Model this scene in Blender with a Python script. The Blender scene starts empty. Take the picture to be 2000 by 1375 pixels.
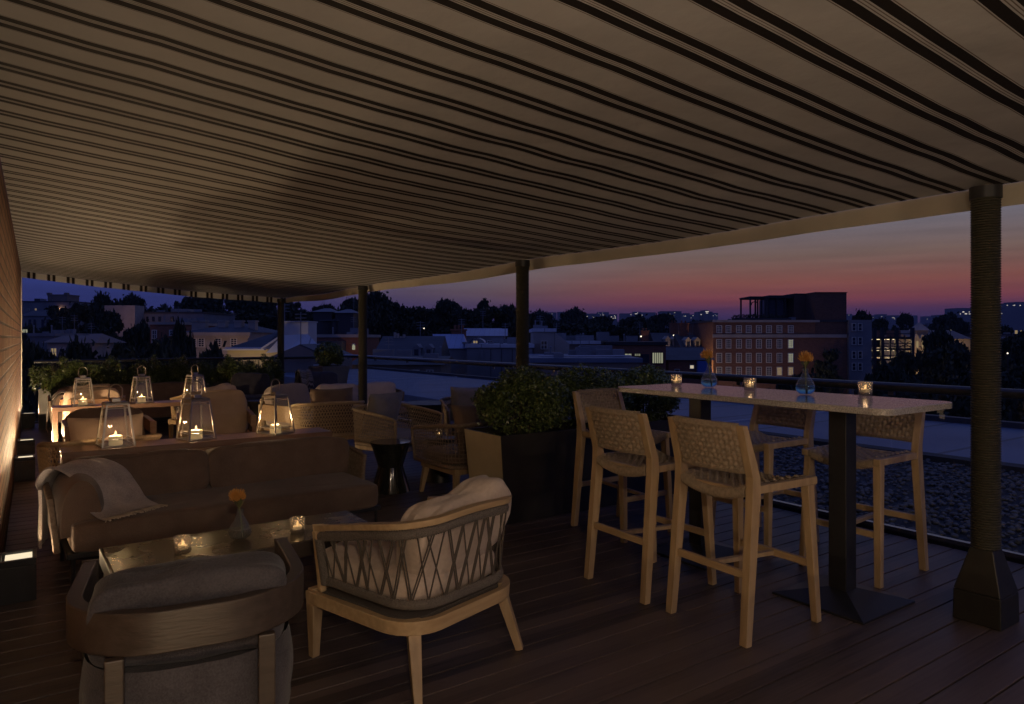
import bpy, math, random
import numpy as np
from mathutils import Vector, Matrix, noise
PI = math.pi
R = math.radians
S = bpy.context.scene
COL = S.collection

# ------------------------------------------------------------------ camera
FPX, EYE = 1360.0, 1.40
YAW = math.atan(934 / FPX)
SA, CA = math.sin(YAW), math.cos(YAW)
cam = bpy.data.cameras.new('camera')
cam.sensor_width = 36
cam.lens = FPX / 2000 * 36
cam.shift_y = -(687.5 - 660) / 2000
cam.clip_start = 0.05
cam.clip_end = 20000
co = bpy.data.objects.new('camera', cam)
COL.objects.link(co)
co.location = (0, 0, EYE)
co.rotation_euler = (PI / 2, 0, -YAW)
S.camera = co


def at(x, y, d):
    """a world point seen towards (x, y) of the 2000 px plan, d metres ahead"""
    l = (x - 1000) / FPX * d
    return Vector((SA * d + CA * l, CA * d - SA * l, EYE - (y - 660) * d / FPX))


# ------------------------------------------------------------------ materials
def nodes(name):
    m = bpy.data.materials.new(name)
    m.use_nodes = True
    nt = m.node_tree
    nt.nodes.clear()
    out = nt.nodes.new('ShaderNodeOutputMaterial')
    return m, nt, out


def N(nt, t, **kw):
    n = nt.nodes.new(t)
    for k, v in kw.items():
        if k.startswith('i_'):
            n.inputs[k[2:].replace('_', ' ')].default_value = v
        else:
            setattr(n, k, v)
    return n


def c4(c):
    return (c[0], c[1], c[2], 1)


def mat(name, c1, c2=None, rough=0.6, scale=8, stretch=(1, 1, 1), bump=0.0, bscale=None, metal=0, spec=0.5, detail=4,
        sheen=0, coat=0, rvar=0.0, c3=None):
    m, nt, out = nodes(name)
    L = nt.links.new
    b = N(nt, 'ShaderNodeBsdfPrincipled')
    b.inputs['Roughness'].default_value = rough
    b.inputs['Metallic'].default_value = metal
    b.inputs['Specular IOR Level'].default_value = spec
    b.inputs['Sheen Weight'].default_value = sheen
    b.inputs['Coat Weight'].default_value = coat
    tc = N(nt, 'ShaderNodeTexCoord')
    mp = N(nt, 'ShaderNodeMapping')
    mp.inputs['Scale'].default_value = stretch
    L(tc.outputs['Object'], mp.inputs['Vector'])
    nz = N(nt, 'ShaderNodeTexNoise')
    nz.inputs['Scale'].default_value = scale
    nz.inputs['Detail'].default_value = detail
    L(mp.outputs['Vector'], nz.inputs['Vector'])
    rp = N(nt, 'ShaderNodeValToRGB')
    rp.color_ramp.elements[0].position = 0.3
    rp.color_ramp.elements[1].position = 0.7
    rp.color_ramp.elements[0].color = c4(c1)
    rp.color_ramp.elements[1].color = c4(c2 or c1)
    if c3:
        e = rp.color_ramp.elements.new(0.5)
        e.color = c4(c3)
    L(nz.outputs['Fac'], rp.inputs['Fac'])
    L(rp.outputs['Color'], b.inputs['Base Color'])
    if rvar:
        mr = N(nt, 'ShaderNodeMapRange')
        mr.inputs['To Min'].default_value = max(0.02, rough - rvar)
        mr.inputs['To Max'].default_value = min(1, rough + rvar)
        L(nz.outputs['Fac'], mr.inputs['Value'])
        L(mr.outputs['Result'], b.inputs['Roughness'])
    if bump:
        n2 = N(nt, 'ShaderNodeTexNoise')
        n2.inputs['Scale'].default_value = bscale or scale * 6
        n2.inputs['Detail'].default_value = 3
        L(mp.outputs['Vector'], n2.inputs['Vector'])
        bp = N(nt, 'ShaderNodeBump')
        bp.inputs['Strength'].default_value = bump
        bp.inputs['Distance'].default_value = 0.01
        L(n2.outputs['Fac'], bp.inputs['Height'])
        L(bp.outputs['Normal'], b.inputs['Normal'])
    L(b.outputs['BSDF'], out.inputs['Surface'])
    return m


def emit(name, col, s):
    m, nt, out = nodes(name)
    e = N(nt, 'ShaderNodeEmission')
    e.inputs['Color'].default_value = c4(col)
    e.inputs['Strength'].default_value = s
    nt.links.new(e.outputs['Emission'], out.inputs['Surface'])
    return m


def glassmat(name, tint=(0.95, 0.97, 0.97), refl=1.0, rough=0.01, body=0.0, bodycol=(0.5, 0.5, 0.5), ior=1.45, bump=0):
    """thin clear glass: fresnel mirror over a transparent body"""
    m, nt, out = nodes(name)
    L = nt.links.new
    tr = N(nt, 'ShaderNodeBsdfTransparent')
    tr.inputs['Color'].default_value = c4(tint)
    gl = N(nt, 'ShaderNodeBsdfGlossy')
    gl.inputs['Roughness'].default_value = rough
    gl.inputs['Color'].default_value = (refl, refl, refl, 1)
    fr = N(nt, 'ShaderNodeFresnel')
    fr.inputs['IOR'].default_value = ior
    if bump:
        tc = N(nt, 'ShaderNodeTexCoord')
        vo = N(nt, 'ShaderNodeTexVoronoi')
        vo.inputs['Scale'].default_value = 90
        L(tc.outputs['Object'], vo.inputs['Vector'])
        bp = N(nt, 'ShaderNodeBump')
        bp.inputs['Strength'].default_value = bump
        bp.inputs['Distance'].default_value = 0.004
        L(vo.outputs['Distance'], bp.inputs['Height'])
        L(bp.outputs['Normal'], gl.inputs['Normal'])
        L(bp.outputs['Normal'], fr.inputs['Normal'])
    base = tr.outputs['BSDF']
    if body:
        df = N(nt, 'ShaderNodeBsdfTranslucent')
        df.inputs['Color'].default_value = c4(bodycol)
        d2 = N(nt, 'ShaderNodeBsdfDiffuse')
        d2.inputs['Color'].default_value = c4(bodycol)
        mm = N(nt, 'ShaderNodeMixShader')
        mm.inputs['Fac'].default_value = 0.4
        L(df.outputs['BSDF'], mm.inputs[1])
        L(d2.outputs['BSDF'], mm.inputs[2])
        mx = N(nt, 'ShaderNodeMixShader')
        mx.inputs['Fac'].default_value = body
        L(base, mx.inputs[1])
        L(mm.outputs['Shader'], mx.inputs[2])
        base = mx.outputs['Shader']
    ms = N(nt, 'ShaderNodeMixShader')
    gm = N(nt, 'ShaderNodeNewGeometry')
    fb = N(nt, 'ShaderNodeMath', operation='MULTIPLY_ADD')       # only the outer skin mirrors
    fb.inputs[1].default_value = -1.0
    fb.inputs[2].default_value = 1.0
    L(gm.outputs['Backfacing'], fb.inputs[0])
    fm = N(nt, 'ShaderNodeMath', operation='MULTIPLY')
    L(fr.outputs['Fac'], fm.inputs[0])
    L(fb.outputs['Value'], fm.inputs[1])
    L(fm.outputs['Value'], ms.inputs['Fac'])
    L(base, ms.inputs[1])
    L(gl.outputs['BSDF'], ms.inputs[2])
    L(ms.outputs['Shader'], out.inputs['Surface'])
    return m


def awning_mat():
    m, nt, out = nodes('striped_canvas')
    L = nt.links.new
    tc = N(nt, 'ShaderNodeTexCoord')
    sp = N(nt, 'ShaderNodeSeparateXYZ')
    L(tc.outputs['UV'], sp.inputs['Vector'])

    def math_(op, a, b=None, c=None):
        n = N(nt, 'ShaderNodeMath', operation=op)
        for i, v in enumerate((a, b, c)):
            if v is None:
                continue
            if isinstance(v, (int, float)):
                n.inputs[i].default_value = v
            else:
                L(v, n.inputs[i])
        return n.outputs['Value']
    t = math_('FRACT', math_('ADD', sp.outputs['Y'], 0.5))
    d = math_('ABSOLUTE', math_('SUBTRACT', t, 0.5))            # distance from the pair's axis, in periods
    band = math_('LESS_THAN', math_('ABSOLUTE', math_('SUBTRACT', d, 0.130)), 0.076)
    t1 = math_('LESS_THAN', math_('ABSOLUTE', math_('SUBTRACT', d, 0.228)), 0.008)
    t2 = math_('LESS_THAN', math_('ABSOLUTE', math_('SUBTRACT', d, 0.022)), 0.008)
    thin = math_('MAXIMUM', t1, t2)
    nz = N(nt, 'ShaderNodeTexNoise')
    nz.inputs['Scale'].default_value = 3.0
    nz.inputs['Detail'].default_value = 6
    L(tc.outputs['Object'], nz.inputs['Vector'])
    rp = N(nt, 'ShaderNodeValToRGB')
    rp.color_ramp.elements[0].color = (0.415, 0.405, 0.39, 1)
    rp.color_ramp.elements[1].color = (0.48, 0.468, 0.45, 1)
    rp.color_ramp.elements[0].position = 0.3
    rp.color_ramp.elements[1].position = 0.7
    L(nz.outputs['Fac'], rp.inputs['Fac'])
    m1 = N(nt, 'ShaderNodeMix', data_type='RGBA')
    L(thin, m1.inputs[0])
    L(rp.outputs['Color'], m1.inputs[6])
    m1.inputs[7].default_value = (0.16, 0.13, 0.11, 1)
    m2 = N(nt, 'ShaderNodeMix', data_type='RGBA')
    L(band, m2.inputs[0])
    L(m1.outputs[2], m2.inputs[6])
    m2.inputs[7].default_value = (0.018, 0.014, 0.013, 1)
    b = N(nt, 'ShaderNodeBsdfPrincipled')
    b.inputs['Roughness'].default_value = 0.85
    b.inputs['Specular IOR Level'].default_value = 0.2
    L(m2.outputs[2], b.inputs['Base Color'])
    n2 = N(nt, 'ShaderNodeTexNoise')
    n2.inputs['Scale'].default_value = 5
    n2.inputs['Detail'].default_value = 5
    L(tc.outputs['Object'], n2.inputs['Vector'])
    bp = N(nt, 'ShaderNodeBump')
    bp.inputs['Strength'].default_value = 0.35
    bp.inputs['Distance'].default_value = 0.03
    L(n2.outputs['Fac'], bp.inputs['Height'])
    L(bp.outputs['Normal'], b.inputs['Normal'])
    L(b.outputs['BSDF'], out.inputs['Surface'])
    return m


def brick_mat(name, c1, c2, mortar, scale=1.0, bw=0.215, bh=0.075, msize=0.011, axis='YZ', rough=0.85):
    m, nt, out = nodes(name)
    L = nt.links.new
    tc = N(nt, 'ShaderNodeTexCoord')
    sp = N(nt, 'ShaderNodeSeparateXYZ')
    cb = N(nt, 'ShaderNodeCombineXYZ')
    L(tc.outputs['Object'], sp.inputs['Vector'])
    if axis == 'YZ':
        L(sp.outputs['Y'], cb.inputs['X'])
    else:
        ad = N(nt, 'ShaderNodeMath', operation='ADD')
        L(sp.outputs['X'], ad.inputs[0])
        L(sp.outputs['Y'], ad.inputs[1])
        L(ad.outputs['Value'], cb.inputs['X'])
    L(sp.outputs['Z'], cb.inputs['Y'])
    br = N(nt, 'ShaderNodeTexBrick')
    br.inputs['Scale'].default_value = scale
    br.inputs['Brick Width'].default_value = bw
    br.inputs['Row Height'].default_value = bh
    br.inputs['Mortar Size'].default_value = msize
    br.inputs['Mortar Smooth'].default_value = 0.2
    br.inputs['Color1'].default_value = c4(c1)
    br.inputs['Color2'].default_value = c4(c2)
    br.inputs['Mortar'].default_value = c4(mortar)
    L(cb.outputs['Vector'], br.inputs['Vector'])
    nz = N(nt, 'ShaderNodeTexNoise')
    nz.inputs['Scale'].default_value = 6
    nz.inputs['Detail'].default_value = 8
    L(tc.outputs['Object'], nz.inputs['Vector'])
    mr = N(nt, 'ShaderNodeMapRange')
    mr.inputs['To Min'].default_value = 0.65
    mr.inputs['To Max'].default_value = 1.3
    L(nz.outputs['Fac'], mr.inputs['Value'])
    mx = N(nt, 'ShaderNodeVectorMath', operation='SCALE')
    L(br.outputs['Color'], mx.inputs[0])
    L(mr.outputs['Result'], mx.inputs['Scale'])
    b = N(nt, 'ShaderNodeBsdfPrincipled')
    b.inputs['Roughness'].default_value = rough
    b.inputs['Specular IOR Level'].default_value = 0.25
    L(mx.outputs['Vector'], b.inputs['Base Color'])
    iv = N(nt, 'ShaderNodeMath', operation='MULTIPLY_ADD')
    iv.inputs[1].default_value = -1.0
    L(br.outputs['Fac'], iv.inputs[0])
    ns = N(nt, 'ShaderNodeTexNoise')
    ns.inputs['Scale'].default_value = 60
    L(tc.outputs['Object'], ns.inputs['Vector'])
    nm = N(nt, 'ShaderNodeMath', operation='MULTIPLY')
    nm.inputs[1].default_value = 0.5
    L(ns.outputs['Fac'], nm.inputs[0])
    L(nm.outputs['Value'], iv.inputs[2])
    bp = N(nt, 'ShaderNodeBump')
    bp.inputs['Strength'].default_value = 0.9
    bp.inputs['Distance'].default_value = 0.008
    L(iv.outputs['Value'], bp.inputs['Height'])
    L(bp.outputs['Normal'], b.inputs['Normal'])
    L(b.outputs['BSDF'], out.inputs['Surface'])
    return m


def deck_mat():
    m, nt, out = nodes('deck_timber')
    L = nt.links.new
    tc = N(nt, 'ShaderNodeTexCoord')
    sp = N(nt, 'ShaderNodeSeparateXYZ')
    L(tc.outputs['Object'], sp.inputs['Vector'])
    dv = N(nt, 'ShaderNodeMath', operation='DIVIDE')
    dv.inputs[1].default_value = PITCH
    L(sp.outputs['Y'], dv.inputs[0])
    fl = N(nt, 'ShaderNodeMath', operation='FLOOR')
    L(dv.outputs['Value'], fl.inputs[0])
    wn = N(nt, 'ShaderNodeTexWhiteNoise', noise_dimensions='1D')
    L(fl.outputs['Value'], wn.inputs['W'])
    mp = N(nt, 'ShaderNodeMapping')
    mp.inputs['Scale'].default_value = (1.2, 30, 30)
    L(tc.outputs['Object'], mp.inputs['Vector'])
    nz = N(nt, 'ShaderNodeTexNoise')
    nz.inputs['Scale'].default_value = 2.5
    nz.inputs['Detail'].default_value = 6
    L(mp.outputs['Vector'], nz.inputs['Vector'])
    n3 = N(nt, 'ShaderNodeTexNoise')
    n3.inputs['Scale'].default_value = 1.3
    n3.inputs['Detail'].default_value = 4
    L(tc.outputs['Object'], n3.inputs['Vector'])
    mx = N(nt, 'ShaderNodeMath', operation='MULTIPLY_ADD')
    mx.inputs[1].default_value = 0.7
    L(wn.outputs['Value'], mx.inputs[0])
    L(nz.outputs['Fac'], mx.inputs[2])
    rp = N(nt, 'ShaderNodeValToRGB')
    rp.color_ramp.elements[0].position = 0.3
    rp.color_ramp.elements[1].position = 1.1
    rp.color_ramp.elements[0].color = (0.036, 0.027, 0.025, 1)
    rp.color_ramp.elements[1].color = (0.112, 0.082, 0.074, 1)
    L(mx.outputs['Value'], rp.inputs['Fac'])
    b = N(nt, 'ShaderNodeBsdfPrincipled')
    mr = N(nt, 'ShaderNodeMapRange')
    mr.inputs['To Min'].default_value = 0.32
    mr.inputs['To Max'].default_value = 0.62
    L(n3.outputs['Fac'], mr.inputs['Value'])
    L(mr.outputs['Result'], b.inputs['Roughness'])
    b.inputs['Specular IOR Level'].default_value = 0.45
    L(rp.outputs['Color'], b.inputs['Base Color'])
    bp = N(nt, 'ShaderNodeBump')
    bp.inputs['Strength'].default_value = 0.25
    bp.inputs['Distance'].default_value = 0.004
    L(nz.outputs['Fac'], bp.inputs['Height'])
    L(bp.outputs['Normal'], b.inputs['Normal'])
    L(b.outputs['BSDF'], out.inputs['Surface'])
    return m


def terrazzo_mat():
    m, nt, out = nodes('terrazzo')
    L = nt.links.new
    tc = N(nt, 'ShaderNodeTexCoord')
    vo = N(nt, 'ShaderNodeTexVoronoi')
    vo.inputs['Scale'].default_value = 260
    L(tc.outputs['Object'], vo.inputs['Vector'])
    rp = N(nt, 'ShaderNodeValToRGB')
    cr = rp.color_ramp
    cr.interpolation = 'CONSTANT'
    cr.elements[0].color = (0.40, 0.385, 0.37, 1)
    cr.elements[1].color = (0.29, 0.27, 0.255, 1)
    cr.elements[1].position = 0.3
    for p, c in ((0.45, (0.5, 0.46, 0.42, 1)), (0.7, (0.34, 0.31, 0.28, 1)), (0.85, (0.54, 0.52, 0.50, 1))):
        e = cr.elements.new(p)
        e.color = c
    L(vo.outputs['Color'], rp.inputs['Fac'])
    b = N(nt, 'ShaderNodeBsdfPrincipled')
    b.inputs['Roughness'].default_value = 0.16
    L(rp.outputs['Color'], b.inputs['Base Color'])
    L(b.outputs['BSDF'], out.inputs['Surface'])
    return m


def weave_mat(name, c1, c2, scale=220, rough=0.75):
    m, nt, out = nodes(name)
    L = nt.links.new
    tc = N(nt, 'ShaderNodeTexCoord')
    nz = N(nt, 'ShaderNodeTexNoise')
    nz.inputs['Scale'].default_value = scale
    nz.inputs['Detail'].default_value = 2
    L(tc.outputs['Object'], nz.inputs['Vector'])
    n2 = N(nt, 'ShaderNodeTexNoise')
    n2.inputs['Scale'].default_value = 9
    n2.inputs['Detail'].default_value = 5
    L(tc.outputs['Object'], n2.inputs['Vector'])
    ad = N(nt, 'ShaderNodeMath', operation='MULTIPLY_ADD')
    ad.inputs[1].default_value = 0.5
    L(nz.outputs['Fac'], ad.inputs[0])
    mu = N(nt, 'ShaderNodeMath', operation='MULTIPLY')
    mu.inputs[1].default_value = 0.5
    L(n2.outputs['Fac'], mu.inputs[0])
    L(mu.outputs['Value'], ad.inputs[2])
    rp = N(nt, 'ShaderNodeValToRGB')
    rp.color_ramp.elements[0].position = 0.35
    rp.color_ramp.elements[1].position = 0.65
    rp.color_ramp.elements[0].color = c4(c1)
    rp.color_ramp.elements[1].color = c4(c2)
    L(ad.outputs['Value'], rp.inputs['Fac'])
    b = N(nt, 'ShaderNodeBsdfPrincipled')
    b.inputs['Roughness'].default_value = rough
    b.inputs['Sheen Weight'].default_value = 0.15
    b.inputs['Specular IOR Level'].default_value = 0.2
    L(rp.outputs['Color'], b.inputs['Base Color'])
    bp = N(nt, 'ShaderNodeBump')
    bp.inputs['Strength'].default_value = 0.4
    bp.inputs['Distance'].default_value = 0.004
    L(nz.outputs['Fac'], bp.inputs['Height'])
    L(bp.outputs['Normal'], b.inputs['Normal'])
    L(b.outputs['BSDF'], out.inputs['Surface'])
    return m


def leafmat(name, c1, c2, rough=0.45, scale=30):
    m, nt, out = nodes(name)
    L = nt.links.new
    tc = N(nt, 'ShaderNodeTexCoord')
    nz = N(nt, 'ShaderNodeTexNoise')
    nz.inputs['Scale'].default_value = scale
    L(tc.outputs['Object'], nz.inputs['Vector'])
    rp = N(nt, 'ShaderNodeValToRGB')
    rp.color_ramp.elements[0].position = 0.35
    rp.color_ramp.elements[1].position = 0.65
    rp.color_ramp.elements[0].color = c4(c1)
    rp.color_ramp.elements[1].color = c4(c2)
    L(nz.outputs['Fac'], rp.inputs['Fac'])
    b = N(nt, 'ShaderNodeBsdfPrincipled')
    b.inputs['Roughness'].default_value = rough
    b.inputs['Specular IOR Level'].default_value = 0.5
    L(rp.outputs['Color'], b.inputs['Base Color'])
    L(b.outputs['BSDF'], out.inputs['Surface'])
    return m


def roofmat(name, c1, c2, seam=0.5, rough=0.5, axis='X'):
    m, nt, out = nodes(name)
    L = nt.links.new
    tc = N(nt, 'ShaderNodeTexCoord')
    nz = N(nt, 'ShaderNodeTexNoise')
    nz.inputs['Scale'].default_value = 0.6
    nz.inputs['Detail'].default_value = 8
    L(tc.outputs['Object'], nz.inputs['Vector'])
    rp = N(nt, 'ShaderNodeValToRGB')
    rp.color_ramp.elements[0].position = 0.3
    rp.color_ramp.elements[1].position = 0.7
    rp.color_ramp.elements[0].color = c4(c1)
    rp.color_ramp.elements[1].color = c4(c2)
    L(nz.outputs['Fac'], rp.inputs['Fac'])
    sp = N(nt, 'ShaderNodeSeparateXYZ')
    L(tc.outputs['Object'], sp.inputs['Vector'])
    dv = N(nt, 'ShaderNodeMath', operation='DIVIDE')
    dv.inputs[1].default_value = seam
    L(sp.outputs[axis], dv.inputs[0])
    fr = N(nt, 'ShaderNodeMath', operation='FRACT')
    L(dv.outputs['Value'], fr.inputs[0])
    ls = N(nt, 'ShaderNodeMath', operation='LESS_THAN')
    ls.inputs[1].default_value = 0.05
    L(fr.outputs['Value'], ls.inputs[0])
    mx = N(nt, 'ShaderNodeMix', data_type='RGBA')
    L(ls.outputs['Value'], mx.inputs[0])
    L(rp.outputs['Color'], mx.inputs[6])
    mx.inputs[7].default_value = c4([x * 0.55 for x in c1])
    b = N(nt, 'ShaderNodeBsdfPrincipled')
    b.inputs['Roughness'].default_value = rough
    L(mx.outputs[2], b.inputs['Base Color'])
    L(b.outputs['BSDF'], out.inputs['Surface'])
    return m


PITCH = 0.14
M = {}
M['awning'] = awning_mat()
M['valance'] = mat('cream_canvas', (0.40, 0.36, 0.29), (0.47, 0.42, 0.34), 0.85, 4, bump=0.2)
M['brick'] = brick_mat('wall_brick', (0.27, 0.125, 0.065), (0.37, 0.185, 0.10), (0.13, 0.075, 0.045), bw=0.26, bh=0.088, msize=0.010)
M['deck'] = deck_mat()
M['teak'] = mat('pale_teak', (0.36, 0.245, 0.13), (0.49, 0.35, 0.20), 0.5, 5, (6, 6, 1), bump=0.12, bscale=20, rvar=0.08)
M['teak_x'] = mat('teak_rail', (0.37, 0.25, 0.135), (0.49, 0.35, 0.20), 0.48, 5, (1, 8, 8), bump=0.12, bscale=20, rvar=0.08)
M['darkwood'] = mat('brown_wood', (0.038, 0.028, 0.023), (0.062, 0.047, 0.039), 0.42, 5, (1, 9, 9), bump=0.1, bscale=18, rvar=0.08)
M['console'] = mat('console_wood', (0.17, 0.095, 0.06), (0.24, 0.14, 0.095), 0.35, 5, (1, 9, 9), bump=0.15, bscale=14, rvar=0.1)
M['midwood'] = mat('warm_wood', (0.28, 0.14, 0.065), (0.36, 0.20, 0.10), 0.45, 5, (1, 9, 9), bump=0.1, bscale=18)
M['bronze'] = mat('bronzed_top', (0.19, 0.15, 0.09), (0.29, 0.235, 0.145), 0.27, 7, bump=0.03, bscale=30, metal=0.55, rvar=0.03, detail=8)
M['terrazzo'] = terrazzo_mat()
M['black'] = mat('black_metal', (0.014, 0.014, 0.016), (0.024, 0.024, 0.027), 0.42, 12, rvar=0.1)
M['post'] = mat('post_steel', (0.014, 0.013, 0.011), (0.022, 0.021, 0.017), 0.5, 12)
M['rope_dark'] = mat('olive_rope', (0.030, 0.027, 0.017), (0.055, 0.050, 0.032), 0.7, 60, bump=0.4, bscale=200)
M['rope'] = mat('tan_rope', (0.27, 0.205, 0.14), (0.40, 0.31, 0.215), 0.7, 60, bump=0.5, bscale=260)
M['cord'] = mat('grey_cord', (0.06, 0.05, 0.045), (0.20, 0.175, 0.155), 0.8, 240, bump=0.6, bscale=330)
M['cord_thin'] = mat('dark_cord', (0.05, 0.04, 0.034), (0.09, 0.075, 0.062), 0.8, 240)
M['rope_grey'] = mat('taupe_rope', (0.16, 0.115, 0.08), (0.27, 0.20, 0.145), 0.75, 60, bump=0.5, bscale=260)
M['rope_yel'] = mat('straw_rope', (0.36, 0.26, 0.15), (0.48, 0.36, 0.22), 0.7, 60, bump=0.4, bscale=260)
M['fab_brown'] = weave_mat('brown_fabric', (0.125, 0.085, 0.064), (0.175, 0.122, 0.094))
M['fab_dark'] = weave_mat('charcoal_fabric', (0.036, 0.034, 0.042), (0.075, 0.070, 0.082), 160)
M['fab_tan'] = weave_mat('tan_fabric', (0.40, 0.29, 0.21), (0.48, 0.355, 0.265))
M['fab_white'] = weave_mat('blush_fabric', (0.46, 0.37, 0.31), (0.56, 0.46, 0.39), 60)
M['fab_grey'] = weave_mat('grey_fabric', (0.20, 0.185, 0.185), (0.27, 0.25, 0.25))
M['fab_mauve'] = weave_mat('mauve_fabric', (0.30, 0.25, 0.23), (0.37, 0.31, 0.285))
M['throw'] = weave_mat('throw_wool', (0.34, 0.29, 0.275), (0.56, 0.49, 0.46), 130)
M['fringe'] = mat('fringe_wool', (0.5, 0.42, 0.33), (0.6, 0.5, 0.4), 0.9, 80)
M['planter'] = mat('planter_paint', (0.020, 0.017, 0.015), (0.030, 0.026, 0.022), 0.4, 6, bump=0.1, rvar=0.08)
M['planter_brz'] = mat('planter_bronze', (0.46, 0.39, 0.25), (0.58, 0.50, 0.33), 0.45, 5, metal=0.1, bump=0.1)
M['soil'] = mat('soil', (0.03, 0.02, 0.015), (0.06, 0.045, 0.03), 0.95, 40, bump=0.8)
M['box_leaf'] = leafmat('boxwood_leaf', (0.045, 0.072, 0.020), (0.125, 0.165, 0.050), 0.36, 22)
M['tree_leaf'] = leafmat('tree_leaf', (0.018, 0.028, 0.012), (0.045, 0.055, 0.025), 0.7, 0.8)
M['bark'] = mat('bark', (0.05, 0.04, 0.03), (0.08, 0.065, 0.05), 0.9, 5, (4, 4, 1), bump=0.6)
M['steel'] = mat('polished_steel', (0.33, 0.295, 0.25), (0.45, 0.40, 0.34), 0.34, 20, metal=0.85, rvar=0.06)
M['rail'] = mat('rail_metal', (0.30, 0.30, 0.31), (0.36, 0.36, 0.37), 0.22, 20, metal=1.0)
M['railblack'] = mat('satin_black_rail', (0.02, 0.02, 0.022), (0.03, 0.03, 0.032), 0.22, 20, coat=0.3)
M['glass'] = glassmat('clear_glass', (0.93, 0.95, 0.96))
M['glass_l'] = glassmat('lantern_glass', (0.92, 0.90, 0.88), body=0.025, bodycol=(0.5, 0.45, 0.4), ior=1.55)
M['cutglass'] = glassmat('cut_glass', (0.70, 0.68, 0.68), rough=0.08, body=0.22, bodycol=(0.55, 0.50, 0.46), bump=1.0, ior=1.6)
M['vase'] = glassmat('vase_glass', (0.90, 0.93, 0.95), ior=1.6, body=0.13, bodycol=(0.6, 0.65, 0.7))
M['bluewater'] = glassmat('blue_water', (0.45, 0.70, 0.85), body=0.7, bodycol=(0.32, 0.66, 0.90))
def refract(name, col, ior=1.33):
    m, nt, out = nodes(name)
    g = N(nt, 'ShaderNodeBsdfGlass')
    g.inputs['Color'].default_value = c4(col)
    g.inputs['Roughness'].default_value = 0.0
    g.inputs['IOR'].default_value = ior
    nt.links.new(g.outputs['BSDF'], out.inputs['Surface'])
    return m


M['bluewater'] = refract('blue_water_clear', (0.45, 0.80, 1.0))
M['clearwater'] = glassmat('clear_water', (0.80, 0.80, 0.76), body=0.2, bodycol=(0.4, 0.38, 0.3))
M['petal'] = mat('orange_petal', (0.60, 0.24, 0.04), (0.74, 0.42, 0.12), 0.6, 60)
M['stem'] = mat('green_stem', (0.10, 0.11, 0.04), (0.14, 0.14, 0.06), 0.6, 30)
M['wax'] = mat('candle_wax', (0.80, 0.66, 0.40), (0.84, 0.70, 0.44), 0.5, 20)
_b = [n for n in M['wax'].node_tree.nodes if n.type == 'BSDF_PRINCIPLED'][0]
_b.inputs['Emission Color'].default_value = (1.0, 0.72, 0.32, 1)        # a burning candle glows through its wax
_b.inputs['Emission Strength'].default_value = 0.16
M['flame'] = emit('flame', (1.0, 0.66, 0.26), 3.2)
M['lens'] = emit('uplight_lens', (1.0, 0.84, 0.56), 0.85)
M['pebble'] = mat('river_pebble', (0.05, 0.05, 0.05), (0.19, 0.185, 0.175), 0.55, 18, detail=2)
M['pebble_bed'] = mat('pebble_bed', (0.04, 0.04, 0.04), (0.08, 0.08, 0.08), 0.9, 30, bump=1)
M['membrane'] = roofmat('roof_membrane', (0.12, 0.15, 0.21), (0.18, 0.215, 0.285), 1.6, 0.5, 'Y')
M['blackroof'] = mat('tar', (0.02, 0.02, 0.022), (0.04, 0.04, 0.042), 0.7, 3)
M['ground'] = mat('ground_cover', (0.025, 0.03, 0.02), (0.05, 0.05, 0.04), 0.95, 0.05)
M['hill'] = mat('wooded_ground', (0.02, 0.028, 0.018), (0.04, 0.05, 0.03), 0.95, 0.02)
# far houses
M['h_brick'] = brick_mat('hotel_brick', (0.23, 0.105, 0.065), (0.30, 0.14, 0.085), (0.2, 0.12, 0.09), bw=0.4, bh=0.15, msize=0.02, axis='XZ')
M['h_pent'] = brick_mat('dark_brick', (0.13, 0.075, 0.06), (0.17, 0.095, 0.075), (0.11, 0.08, 0.07), bw=0.4, bh=0.15, msize=0.02, axis='XZ')
M['h_red'] = brick_mat('red_brick', (0.30, 0.115, 0.07), (0.38, 0.15, 0.09), (0.2, 0.12, 0.08), bw=0.4, bh=0.15, msize=0.02, axis='XZ')
M['h_stone'] = mat('pale_stone', (0.36, 0.31, 0.26), (0.46, 0.40, 0.34), 0.8, 0.8)
M['h_white'] = mat('white_render', (0.60, 0.58, 0.55), (0.70, 0.67, 0.64), 0.8, 0.6)
M['h_grey'] = mat('grey_render', (0.20, 0.20, 0.21), (0.27, 0.27, 0.28), 0.8, 0.5)
M['h_dark'] = mat('dark_cladding', (0.035, 0.035, 0.04), (0.055, 0.055, 0.06), 0.6, 0.4)
M['h_taupe'] = mat('taupe_render', (0.22, 0.17, 0.14), (0.28, 0.22, 0.18), 0.8, 0.5)
M['h_yellow'] = mat('cream_render', (0.50, 0.40, 0.25), (0.6, 0.48, 0.3), 0.8, 0.6)
M['slate'] = roofmat('slate_roof', (0.05, 0.052, 0.06), (0.085, 0.088, 0.1), 0.4, 0.6, 'Z')
M['bluemetal'] = roofmat('seamed_metal', (0.25, 0.32, 0.50), (0.32, 0.40, 0.60), 0.5, 0.35, 'X')
M['whiteroof'] = roofmat('white_roof', (0.55, 0.56, 0.58), (0.66, 0.67, 0.69), 1.5, 0.6, 'X')
M['frame_w'] = mat('white_window_frame', (0.62, 0.58, 0.50), (0.70, 0.66, 0.58), 0.6, 3)
M['pane_d'] = mat('dark_pane', (0.03, 0.035, 0.05), (0.05, 0.055, 0.08), 0.12, 3)
M['pane_l'] = emit('lit_pane', (1.0, 0.72, 0.36), 0.22)
M['pane_b'] = emit('bright_pane', (1.0, 0.86, 0.62), 0.45)
M['pane_g'] = emit('greenish_pane', (0.95, 0.95, 0.66), 0.22)
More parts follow.
